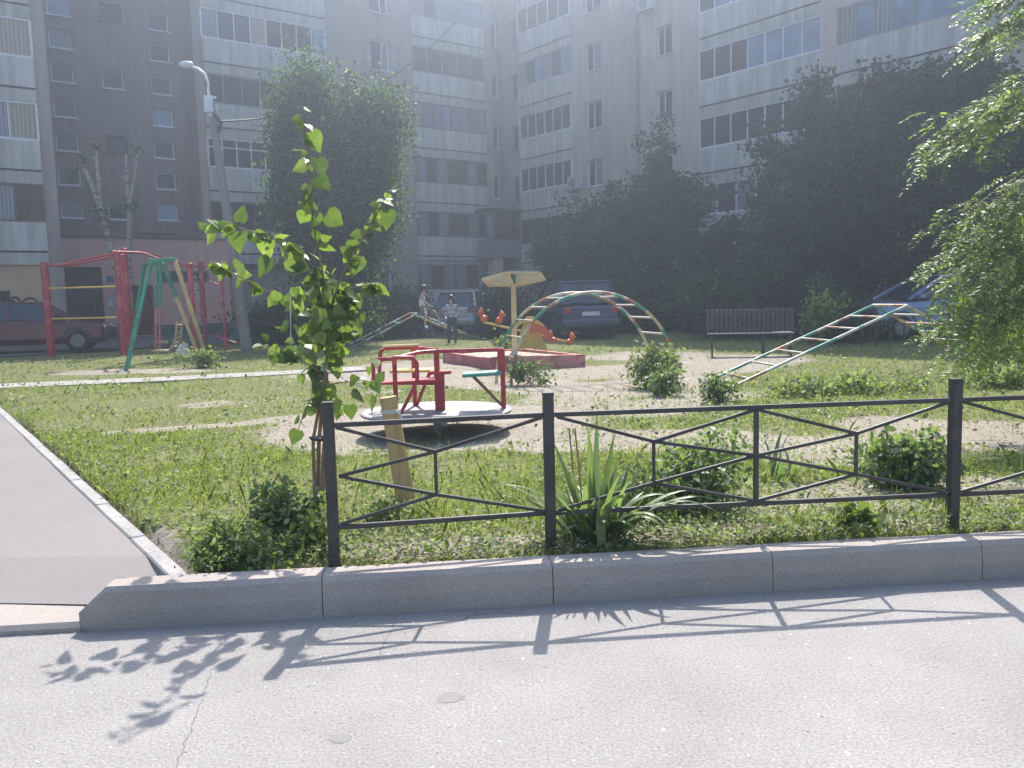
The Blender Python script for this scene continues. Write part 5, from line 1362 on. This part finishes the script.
for a in [(310, 132, 24, .5, 1, .95), (317, 158, 25, .3, 1, .95), (308, 164, 20, -1, .4, .6), (316, 178, 23, .6, .5, .9), (306, 190, 22, -.4, 1, .5), (327, 214, 26, .9, .6, .95), (306, 212, 20, -.5, 1, .8), (316, 230, 16, .2, 1, .5), (304, 108, 10, .6, .3, .6), (300, 118, 11, -1, .1, .7), (304, 126, 12, -.6, .3, .5),
          (215, 229, 26, -.6, 1, .95), (237, 232, 25, .1, 1, .85), (240, 222, 20, .2, -1, .8), (250, 235, 18, .8, .4, .6), (265, 240, 28, .1, 1, .9), (284, 248, 22, .9, -.1, .6), (270, 258, 26, -.5, .8, .9), (288, 258, 28, .7, .4, .9), (240, 262, 24, .0, 1, .95), (205, 228, 10, -.8, -.6, .6), (222, 225, 14, .2, -1, .7), (278, 292, 16, -.3, .8, .9),
          (388, 210, 24, -.1, 1, .95), (392, 188, 12, .6, -.4, .5), (376, 218, 14, -.9, .4, .4), (366, 232, 16, -.6, .6, .5), (352, 240, 18, .2, 1, .8), (358, 256, 26, -.3, 1, .9), (384, 200, 14, .9, .5, .5), (372, 225, 17, .8, .5, .4), (394, 182, 9, -.5, -.4, .6),
          (338, 305, 26, .3, 1, .7), (342, 326, 26, .1, 1, .9), (300, 300, 22, -.2, 1, .9), (375, 395, 22, -.2, .8, .95), (352, 392, 20, .5, .4, .5), (350, 405, 19, .1, 1, .9), (378, 380, 14, .3, -.4, .6), (262, 345, 14, -.5, .1, .8), (276, 350, 20, -.2, 1, .9), (268, 340, 12, -.6, -.5, .8), (298, 430, 20, -.4, 1, .8), (308, 410, 18, -.6, .8, .6), (334, 400, 18, .3, 1, .8), (318, 366, 26, -.2, 1, .95)]:
    addleaf(*a)
dens = [44, 52, 40, 34, 20, 24, 10, 6, 24, 6]
for (pts, ra, rb), nn_ in zip(br, dens):
    P_ = [sp(*q) for q in pts]
    for j in range(nn_):
        t = random.random()**.8*(len(P_)-1); t = min(t, len(P_)-1.001)
        if pts[0][1] > 500: t = 2.2+(len(P_)-1-2.2)*random.random()
        i = int(t); q = P_[i].lerp(P_[i+1], t-i); u_ = random.uniform(-1, 1)
        LP_.append(tuple(q+Vector((u_*.02, random.uniform(-.04, .04), 0)))); LD.append((u_, random.uniform(-.6, .6), random.uniform(-1, .35))); LN.append((random.gauss(0, .5), random.gauss(-.3, .6), random.gauss(.6, .5))); LS.append(random.uniform(6, 14)*px)
for j in range(120):   # dense middle
    v_ = random.gauss(322, 32); u_ = 324+random.gauss(0, 17)
    if not 262 < v_ < 400: continue
    q = sp(u_, v_, random.gauss(0, .09)); a_ = random.uniform(-1, 1)
    LP_.append(tuple(q)); LD.append((a_, random.uniform(-.6, .6), random.uniform(-1.2, 0))); LN.append((random.gauss(0, .6), random.gauss(-.3, .6), random.gauss(.5, .5))); LS.append(random.uniform(8, 16)*px)
v = place_leaves(np.array(LP_), np.array(LD), np.array(LN), np.array(LS), LEAFH)
npmesh('leaves', v.reshape(-1, 3), 11, 'leaf_sap', sap, faces=[(10, i, (i+1) % 10) for i in range(10)])
st_ = thing('support_stake', (sp(314, 505)[0]-.01, YS-.03, .15), 'grey brown sticks bound upright against the sapling trunk', 'stake')
mb = MB(); mb.tube([sp(315, 505, -.03), sp(313, 440, -.03), sp(325, 376, -.03)], [.011, .010, .009], 7); mb.tube([sp(321, 506, -.01), sp(326, 430, -.02), sp(326, 372, -.02)], [.017, .016, .014], 8); mb.build('sticks', 'stick', st_)
mb = MB(); mb.tube([sp(311, 438, -.06), sp(318, 440, -.07), sp(330, 438, -.06), sp(330, 437, .02), sp(312, 437, .02), sp(311, 438, -.06)], .011, 6); mb.build('binding', 'black_plastic', st_)
mb = MB(); mb.tube([sp(291, 346), sp(290.5, 320), sp(291, 288), sp(301, 287)], .0035, 6); o = mb.build('thin_rod', 'string'); tag(o, 'thin pale rod hooked in the sapling branches', 'rod')
# wooden stake with string
s0 = sp(409, 508); stt = Vector(dep(388, 397, YS+.0)); s0.z = .08
wk = thing('wooden_post', (s0.x, YS, .15), 'short round yellow wooden post leaning behind the fence and tied by string to the sapling', 'post')
mb = MB(); mb.tube([s0, stt], [.062, .050], 14); mb.build('post', 'wood', wk)
mb = MB(); dv = (s0-stt).normalized()
for k in (.075, .082, .09): c_ = stt+dv*k; mb.tube([c_+Vector((.056*math.cos(a), .056*math.sin(a), .004*math.sin(a))) for a in np.linspace(0, 2*math.pi, 15)], .0035, 5)
mb.build('string_wrap', 'string', wk)
mb = MB(); mb.tube([sp(326, 369, -.02), sp(350, 382), sp(372, 392), stt+Vector((-.03, -.03, -.05))], .004, 5)
for z_ in (0, .012, .024): mb.tube([sp(325, 370, -.02)+Vector((.022*math.cos(a), .022*math.sin(a), z_)) for a in np.linspace(0, 6.28, 11)], .004, 5)
mb.tube([stt+Vector((.03, -.03, -.06)), Vector(dep(401, 415, YS-.05)), Vector(dep(404, 425, YS-.05))], .0035, 5)
o = mb.build('string', 'string'); tag(o, 'white string tied from the sapling trunk to the wooden post', 'string')

# ---------------- pinnate tree at the right edge
rob = thing('pinnate_tree', (6.4, 7.6, .15), 'bright green tree with feathery pinnate leaves reaching in from the right edge', 'tree')
YR = 7.2
mb = MB(); tb = Vector((6.4, 7.6, .0)); mb.tube([tb, tb+Vector((-.1, 0, 1.2)), tb+Vector((-.05, -.1, 2.6)), tb+Vector((.1, 0, 4.6))], [.11, .09, .075, .04], 10)
rbr = []
def rbranch(pts, w=1.): rbr.append(([Vector(dep(u+12, v-(10 if v > 280 else 0), Y)) for u, v, Y in pts], w))
rbranch([(1170, 60, 7.5), (1080, 10, 7.3), (1010, 20, 7.2), (970, 40, 7.1)], .7)
rbranch([(1150, -20, 7.5), (1060, -20, 7.4), (1000, 0, 7.2), (972, 8, 7.2)], .5)
rbranch([(1180, 190, 7.5), (1080, 90, 7.3), (1010, 100, 7.2), (960, 125, 7.1), (935, 140, 7.0)], 1.1)
rbranch([(1180, 190, 7.5), (1090, 110, 7.5), (1030, 75, 7.4), (1000, 95, 7.3), (975, 120, 7.3)], .8)
rbranch([(1180, 260, 7.4), (1100, 170, 7.3), (1040, 170, 7.2), (1000, 195, 7.1), (968, 222, 7.0)], 1.2)
rbranch([(1180, 300, 7.4), (1090, 220, 7.2), (1020, 215, 7.1), (985, 245, 7.0), (955, 280, 6.9)], 1.5)
rbranch([(1180, 320, 7.4), (1090, 260, 7.2), (1030, 250, 7.0), (990, 285, 7.0), (950, 315, 6.9)], 1.5)
rbranch([(1180, 330, 7.4), (1080, 290, 7.0), (1030, 295, 6.9), (1000, 320, 6.8), (960, 345, 6.8)], 1.3)
rbranch([(1180, 340, 7.4), (1080, 310, 7.4), (1040, 320, 7.3), (1000, 345, 7.3), (975, 362, 7.2)], 1.)
rbranch([(1180, 280, 7.9), (1100, 200, 8.0), (1040, 230, 8.0), (1000, 270, 7.9)], 1.2)
rbranch([(1180, 280, 7.9), (1100, 250, 8.0), (1050, 290, 7.8), (1010, 330, 7.7)], 1.1)
rp_, rd_, rn_, rs_ = [], [], [], []
LFL = np.array([(0, 0, 0), (.19, .35, .02), (.16, .8, .01), (0, 1.05, -.03), (-.16, .8, .01), (-.19, .35, .02)])
def pinnate(p, d, L, nrm):
    d = Vector(d).normalized(); nrm = Vector(nrm); side = d.cross(nrm).normalized(); nrm = side.cross(d)
    npair = random.randint(7, 9)
    for k in range(1, npair+1):
        t = k/npair; q = Vector(p)+d*L*t-Vector((0, 0, 1))*(.25*L*t*t)
        for s_ in (-1, 1):
            if random.random() < .06: continue
            rp_.append(tuple(q)); dd_ = side*s_+d*.45+nrm*random.gauss(0, .2)+Vector((0, 0, -.2)); rd_.append(tuple(dd_)); rn_.append(tuple(nrm+Vector((random.gauss(0, .25),)*3))); rs_.append(L*.25*random.uniform(.8, 1.15)*(1-.25*t))
    q = Vector(p)+d*L*1.02-Vector((0, 0, .25*L)); rp_.append(tuple(q)); rd_.append(tuple(d+Vector((0, 0, -.4)))); rn_.append(tuple(nrm)); rs_.append(L*.22)
    mb.tube([Vector(p), Vector(p)+d*L*.5-Vector((0, 0, .06*L)), Vector(p)+d*L-Vector((0, 0, .25*L))], .0015, 3, cap=False)
for pts, w_ in rbr:
    mb.tube(pts, [.03*.8, .018, .011, .007, .004][:len(pts)], 6)
    n_ = int(125*w_)
    for j in range(n_):
        t = (len(pts)-1)*(1-random.random()**1.2*.85); t = min(t, len(pts)-1.001); i = int(t); q = pts[i].lerp(pts[i+1], t-i)
        ax_ = (pts[i+1]-pts[i]).normalized()
        # short twig then leaf
        tw = Vector((random.gauss(0, .10), random.gauss(0, .14), random.gauss(.0, .085)))*w_; q2 = q+tw
        mb.tube([q, q2], .002, 3, cap=False)
        out = ax_*.9+Vector((random.gauss(-.25, .38), random.gauss(-.1, .5), random.gauss(-.18, .32)))
        pinnate(q2, out, random.uniform(.17, .26), Vector((random.gauss(0, .35), random.gauss(-.35, .4), 1)))
mb.build('trunk', 'bark', rob)
v = place_leaves(np.array(rp_), np.array(rd_), np.array(rn_), np.array(rs_)*.92, LFL); npmesh('leaves', v.reshape(-1, 3), 6, 'leaf_rob', rob)

# ---------------- iris / daylily clumps
def ribbon(mb, base, az, L, w_, el0, curl, n=12, fold=.14):
    p = Vector(base); d = Vector((math.cos(az), math.sin(az), 0)); side = Vector((-d.y, d.x, 0)); e = el0; vs = []
    for i in range(n+1):
        t = i/n; ww = w_*(1-.15*t-(.85*max(0, (t-.45)/.55)**1.6)); T = d*math.cos(e)+Vector((0, 0, 1))*math.sin(e); N = side.cross(T)
        vs += [p-side*ww/2+N*ww*fold, p, p+side*ww/2+N*ww*fold]; p = p+T*L/n; e -= curl/n*(.3+1.4*t)
    mb.add(vs, [(3*i, 3*i+1, 3*i+4, 3*i+3) for i in range(n)]+[(3*i+1, 3*i+2, 3*i+5, 3*i+4) for i in range(n)], 0, True)
def iris(label, base, n, L, w_, lo=(.9, 1.5), extra=(), name='iris_plant'):
    o = thing(name, base, label, 'plant'); mb = MB()
    for i in range(n):
        b = Vector(base)+Vector((random.gauss(0, .06), random.gauss(0, .05), -.02)); ribbon(mb, b, random.uniform(0, 2*math.pi), L*random.uniform(.6, 1.1), w_*random.uniform(.75, 1.2), random.uniform(*lo), random.uniform(.1, 1.2)**1.3)
    for e in extra: ribbon(mb, Vector(base)+Vector(e[0]), *e[1:])
    mb.build('blades', 'leaf_iris', o); return o
ib = gnd(600, 545, .15); ib = (ib[0]-.02, ib[1]+.01, .15)
ex = [((.06, -.05, 0), -.3, .66, .055, .95, 2.0), ((.08, -.04, 0), -.12, .70, .05, .9, 1.9), ((.03, -.06, 0), -.8, .52, .055, 1.1, 2.3), ((-.02, -.06, 0), -2.2, .36, .05, 1.1, 2.2), ((.04, 0, 0), .05, .52, .055, 1.2, 2.3), ((.05, 0, 0), -.15, .56, .05, 1.0, 2.2), ((.05, -.02, 0), -.35, .50, .055, .95, 2.3), ((0, -.04, 0), -.9, .40, .06, 1.2, 2.8), ((.06, 0, .0), .2, .56, .05, .85, 1.2), ((.03, -.03, 0), -.6, .46, .055, 1.1, 2.6), ((.02, .02, 0), .6, .58, .06, 1.45, .25), ((.0, .02, 0), 1.8, .60, .055, 1.48, .2), ((-.03, .02, 0), 2.6, .58, .06, 1.3, .35), ((-.06, .0, 0), 2.9, .5, .06, 1.2, .2), ((.04, .0, 0), .1, .48, .06, 1.15, .1), ((.05, .0, 0), .3, .44, .06, 1.3, .2), ((-.05, 0, 0), 3.3, .42, .06, .95, .5), ((0, 0, 0), 1.2, .70, .04, 1.52, .12), ((-.02, .05, 0), 2.9, .58, .04, .75, .6), ((-.02, .08, 0), 3.1, .6, .032, .95, 1.3), ((.02, -.02, 0), .9, .4, .06, 1.3, .4), ((-.03, -.02, 0), 4., .34, .06, 1.2, 1.4)]
ip = iris('big iris clump with wide arching blades flopping over the kerb by the middle fence post', ib, 62, .44, .055, (.75, 1.5), ex)
mb = MB()
for u, v_, h_ in ((575, 430, .0), (569, 428, 0)): a = Vector(ib)+Vector((-.05, .03, 0)); mb.tube([a, Vector(dep(u+4, 470, ib[1]+.03)), Vector(dep(u, v_, ib[1]+.03))], .004, 5)
mb.build('flower_stalk', 'stick', ip)
for (u, v_, n_, L_, lab) in ((775, 478, 16, .40, 'smaller upright iris clump right of the fence centre bar'), (868, 462, 7, .22, 'tiny iris tuft between the lilac bush and the small iris')):
    b = gnd(u, v_, .15); iris(lab, (b[0], b[1], .15), n_, L_, .03, (1.1, 1.5))

# ---------------- bushes in the playground
BG = 'green bushes on the lawn'
def bush(label, u, v, ru, h_px, n, ls, m_='leaf_bush', shape=LEAF6, cat='bush'):
    b = gnd(u, v, .15); Y = b[1]; k = Y/870
    bb = [(b[0]+random.uniform(-.75, .75)*ru*k, Y+random.uniform(-.4, .4)*ru*k, .15+h_px*k*random.uniform(.18, .62), ru*k*random.uniform(.22, .45), ru*k*.4, h_px*k*random.uniform(.18, .40)) for _ in range(9)]
    return shrub('bush', label, (b[0], Y, .15), bb, n, ls, m_, BG, cat, 12, 10, shape)
bush('wide leafy bush behind the fence left half of the long panel', 668, 512, 60, 78, 1900, .042)
bush('second leafy bush touching the centre bar of the fence', 722, 505, 36, 74, 1100, .040)
bush('compact lilac like bush with dark drooping leaves left of the right fence post', 906, 487, 38, 56, 1700, .050)
bush('fresh green bush at the right foot of the arched ladder', 648, 388, 30, 42, 1500, .06, 'weed')
bush('small dark weedy bush in front of the arch foot bush', 664, 396, 13, 28, 420, .06)
bush('pale grey green bush at the left foot of the arched ladder', 532, 385, 22, 26, 1000, .045)
bush('tuft of weeds at the foot of the right sloped ladder', 720, 402, 15, 30, 600, .05)
bush('leafy weed bush at the pavement corner by the kerb', 232, 566, 46, 46, 2600, .027, 'weed')
bush('dark leafy weed bush before the first fence post', 288, 542, 34, 62, 1300, .036)
bush('bright weed tuft beside the first fence post', 312, 556, 22, 34, 420, .040, 'weed')
bush('low weeds right under the carousel shadow edge', 396, 520, 36, 18, 420, .030, 'weed')
bush('weed tuft in the shade of the sandbox left end', 500, 356, 18, 20, 320, .08, 'weed')
bush('weed tuft at the foot of the swing leg', 200, 368, 18, 16, 380, .08, 'weed')
bush('patch of broad leaved weeds under the right ladder', 800, 396, 46, 16, 800, .06, 'weed')
bush('patch of broad leaved weeds beside the sloped ladder top', 880, 392, 60, 16, 900, .06, 'weed')
bush('low weeds under the pinnate tree', 985, 388, 44, 22, 900, .06, 'weed')
bush('rosette of broad yellow green leaves near the kerb under the long panel', 862, 535, 14, 18, 60, .07, 'weed')

# ---------------- grass, weeds and litter (uncountable)
def scatter(n, y0, y1, pw=1.9, half=.66):
    t = rng.random(n); Y = (y0**(1-pw)+t*(y1**(1-pw)-y0**(1-pw)))**(1/(1-pw))
    X_ = Y*rng.uniform(-half, half, n); return X_, Y
def inlawn(X_, Y): return (Y-ky_np(X_) > .17) & (left_of_edge(X_, Y) < -.05)
def fbm(x, y, s):
    v = np.zeros_like(x)
    r_ = np.random.default_rng(s)
    for k in range(7):
        a = r_.uniform(0, 6.28); fr = .7*1.55**k; ph = r_.uniform(0, 6.28, 2); v += np.sin((x*math.cos(a)+y*math.sin(a))*fr+ph[0])*np.cos((y*math.cos(a*1.7)-x*math.sin(a*1.7))*fr+ph[1])/1.25**k
    return v/2.6
def blades(n, y0, y1, hmin, hmax, wd, smax, seed, name, m_, label, pw=1.9, dens=None, lean=.5):
    X_, Y = scatter(n, y0, y1, pw); s = soil(X_, Y)+.55*fbm(X_, Y, seed)
    if dens is not None: keep = dens(X_, Y) > rng.random(n)
    else: keep = np.ones(n, bool)
    keep &= inlawn(X_, Y) & ((s < smax) | (rng.random(n) < .10))
    # the trampled circle and crossing path stay clear
    X_, Y, s = X_[keep], Y[keep], s[keep]; n = len(X_)
    ca = np.array(gnd(0, 387))[:2]; cb = np.array(gnd(335, 371))[:2]; L2 = ((cb-ca)**2).sum(); t = ((X_-ca[0])*(cb[0]-ca[0])+(Y-ca[1])*(cb[1]-ca[1]))/L2
    dd_ = np.abs((X_-ca[0])*(cb[1]-ca[1])-(Y-ca[1])*(cb[0]-ca[0]))/math.sqrt(L2); k2 = (dd_ > .33+.16*rng.random(n)) | (t > 1.12); X_, Y = X_[k2], Y[k2]; n = len(X_)
    z = gz_np(X_, Y); H = (hmin+(hmax-hmin)*rng.random(n)**1.6)*(.75+.5*np.clip(fbm(X_, Y, seed+3)+.5, 0, 1)); W = wd*(.6+.8*rng.random(n))*(.35+Y/9)
    a = rng.uniform(0, 2*math.pi, n); sx_, sy_ = np.cos(a)*W/2, np.sin(a)*W/2; lx_ = rng.normal(size=n)*lean*H; ly_ = rng.normal(size=n)*lean*H
    v = np.stack([np.stack([X_-sx_, Y-sy_, z-.01], -1), np.stack([X_+sx_, Y+sy_, z-.01], -1), np.stack([X_+sx_*.8+lx_*.4, Y+sy_*.8+ly_*.4, z+H*.6], -1), np.stack([X_+lx_, Y+ly_, z+H], -1), np.stack([X_-sx_*.8+lx_*.4, Y-sy_*.8+ly_*.4, z+H*.6], -1)], 1)
    o = npmesh(name, v.reshape(-1, 3), 5, m_); o['kind'] = 'stuff'; o['label'] = label; o['category'] = 'grass'; return o
blades(330000, 3.8, 30, .015, .048, .0042, .36, 21, 'grass', 'grass', 'short sunlit yellow green lawn grass', dens=lambda x, y: np.clip(.62+.9*fbm(x*1.4, y*1.4, 77), .12, 1), lean=.7)
blades(22000, 3.8, 24, .07, .17, .0035, .36, 33, 'tall_grass', 'grass', 'longer seeding grass stalks between the short turf', lean=.35, dens=lambda x, y: np.clip(fbm(x, y, 5)*1.6+.25, 0, 1))
def flecks(n, y0, y1, ls, m_, name, label, dens, zoff=.0, cat='ground cover', shape=LEAF6, up=.8, half=.66):
    X_, Y = scatter(n, y0, y1, 2.2, half); keep = inlawn(X_, Y) & (dens(X_, Y) > rng.random(n)); X_, Y = X_[keep], Y[keep]; n = len(X_)
    p = np.stack([X_, Y, gz_np(X_, Y)+zoff*rng.random(n)+.004], -1); d = unit(rng.normal(size=(n, 3))*np.array([1, 1, .35])+np.array([0, 0, .15])); nn = unit(rng.normal(size=(n, 3))*.35+np.array([0, 0, up]))
    v = place_leaves(p, d, nn, ls*(.5+rng.random(n))*(.5+Y/9), shape); o = npmesh(name, v.reshape(-1, 3), len(shape), m_); o['kind'] = 'stuff'; o['label'] = label; o['category'] = cat
nearfence = lambda x, y: np.clip(1-(y-ky_np(x)-.1)/1.1, 0, 1)
flecks(60000, 3.8, 22, .024, 'weed', 'low_weeds', 'low clover and broad leaved weeds in the turf', lambda x, y: np.clip(.35+.65*np.clip(fbm(x, y, 9)*2, 0, 1), 0, 1)*(soil(x, y) < .8), .05)
flecks(27000, 3.75, 9, .022, 'litter', 'leaf_litter', 'dry leaves, twigs and crumbs of soil under the fence', lambda x, y: (x > -1.0)*(nearfence(x, y)**.8*.75+.12*(soil(x, y) > .3)), .02)
flecks(24000, 3.8, 7, .020, 'weed', 'fence_weeds', 'small weeds growing through the litter along the kerb', lambda x, y: nearfence(x, y)*np.clip(.35+fbm(x, y, 14)*1.4, 0, 1), .09, up=.4)
# pebbles
n = 2600; X_, Y = scatter(n, 3.8, 14, 1.8); keep = inlawn(X_, Y) & (soil(X_, Y) > .35); X_, Y = X_[keep], Y[keep]
OCT = np.array([(1, 0, 0), (0, 1, 0), (-1, 0, 0), (0, -1, 0), (0, 0, .7), (0, 0, -.7)])
M['pebble'] = mat('pebble', (.42, .40, .37), (.25, .23, .21), 2, .9)
r_ = .004+.010*rng.random(len(X_))**2.5; v = np.stack([X_, Y, gz_np(X_, Y)+.002], -1)[:, None]+OCT[None]*r_[:, None, None]*(.7+.6*rng.random((len(X_), 1, 3)))
o = npmesh('pebbles', v.reshape(-1, 3), 6, 'pebble', faces=[(0, 1, 4), (1, 2, 4), (2, 3, 4), (3, 0, 4), (1, 0, 5), (2, 1, 5), (3, 2, 5), (0, 3, 5)]); o['kind'] = 'stuff'; o['label'] = 'small pebbles and crumbs on the bare soil'; o['category'] = 'pebbles'
# grit on the road and along the kerb
n = 3000; X_ = rng.uniform(-3.2, 3.2, n); Y = np.where(rng.random(n) < .4, ky_np(X_)-rng.exponential(.03, n)-.003, rng.uniform(1.8, 3.7, n)); keep = Y < ky_np(X_)-.003; X_, Y = X_[keep], Y[keep]
r_ = .0012+.0045*rng.random(len(X_))**3; v = np.stack([X_, Y, np.full(len(X_), .002)], -1)[:, None]+OCT[None]*r_[:, None, None]
o = npmesh('grit', v.reshape(-1, 3), 6, 'pebble', faces=[(0, 1, 4), (1, 2, 4), (2, 3, 4), (3, 0, 4)]); o['kind'] = 'stuff'; o['label'] = 'fine pale grit lying on the road and in the kerb gutter'; o['category'] = 'grit'

# ================================================================ AIR VOLUME ADDED TO STAND IN FOR LENS VEILING GLARE
HZ = .0074
mh, nth, bh, outh = new_mat('glare_haze_air'); nth.nodes.remove(bh)
pv = nth.nodes.new('ShaderNodeVolumePrincipled'); pv.inputs['Color'].default_value = (.66, .79, 1., 1); pv.inputs['Density'].default_value = HZ; pv.inputs['Anisotropy'].default_value = .80
nth.links.new(pv.outputs[0], outh.inputs['Volume'])
mb = MB(); mb.add([(x, y, z) for x in (-260, 260) for y in (-70, 310) for z in (-1.2, ZTOP+1.2)], [(0, 1, 3, 2), (4, 6, 7, 5), (0, 4, 5, 1), (2, 3, 7, 6), (0, 2, 6, 4), (1, 5, 7, 3)])
hz = mb.build('glare_haze', mh); hz['kind'] = 'stuff'; hz['label'] = 'thin bluish air volume added over the yard to imitate lens glare'; hz['category'] = 'glare_haze'
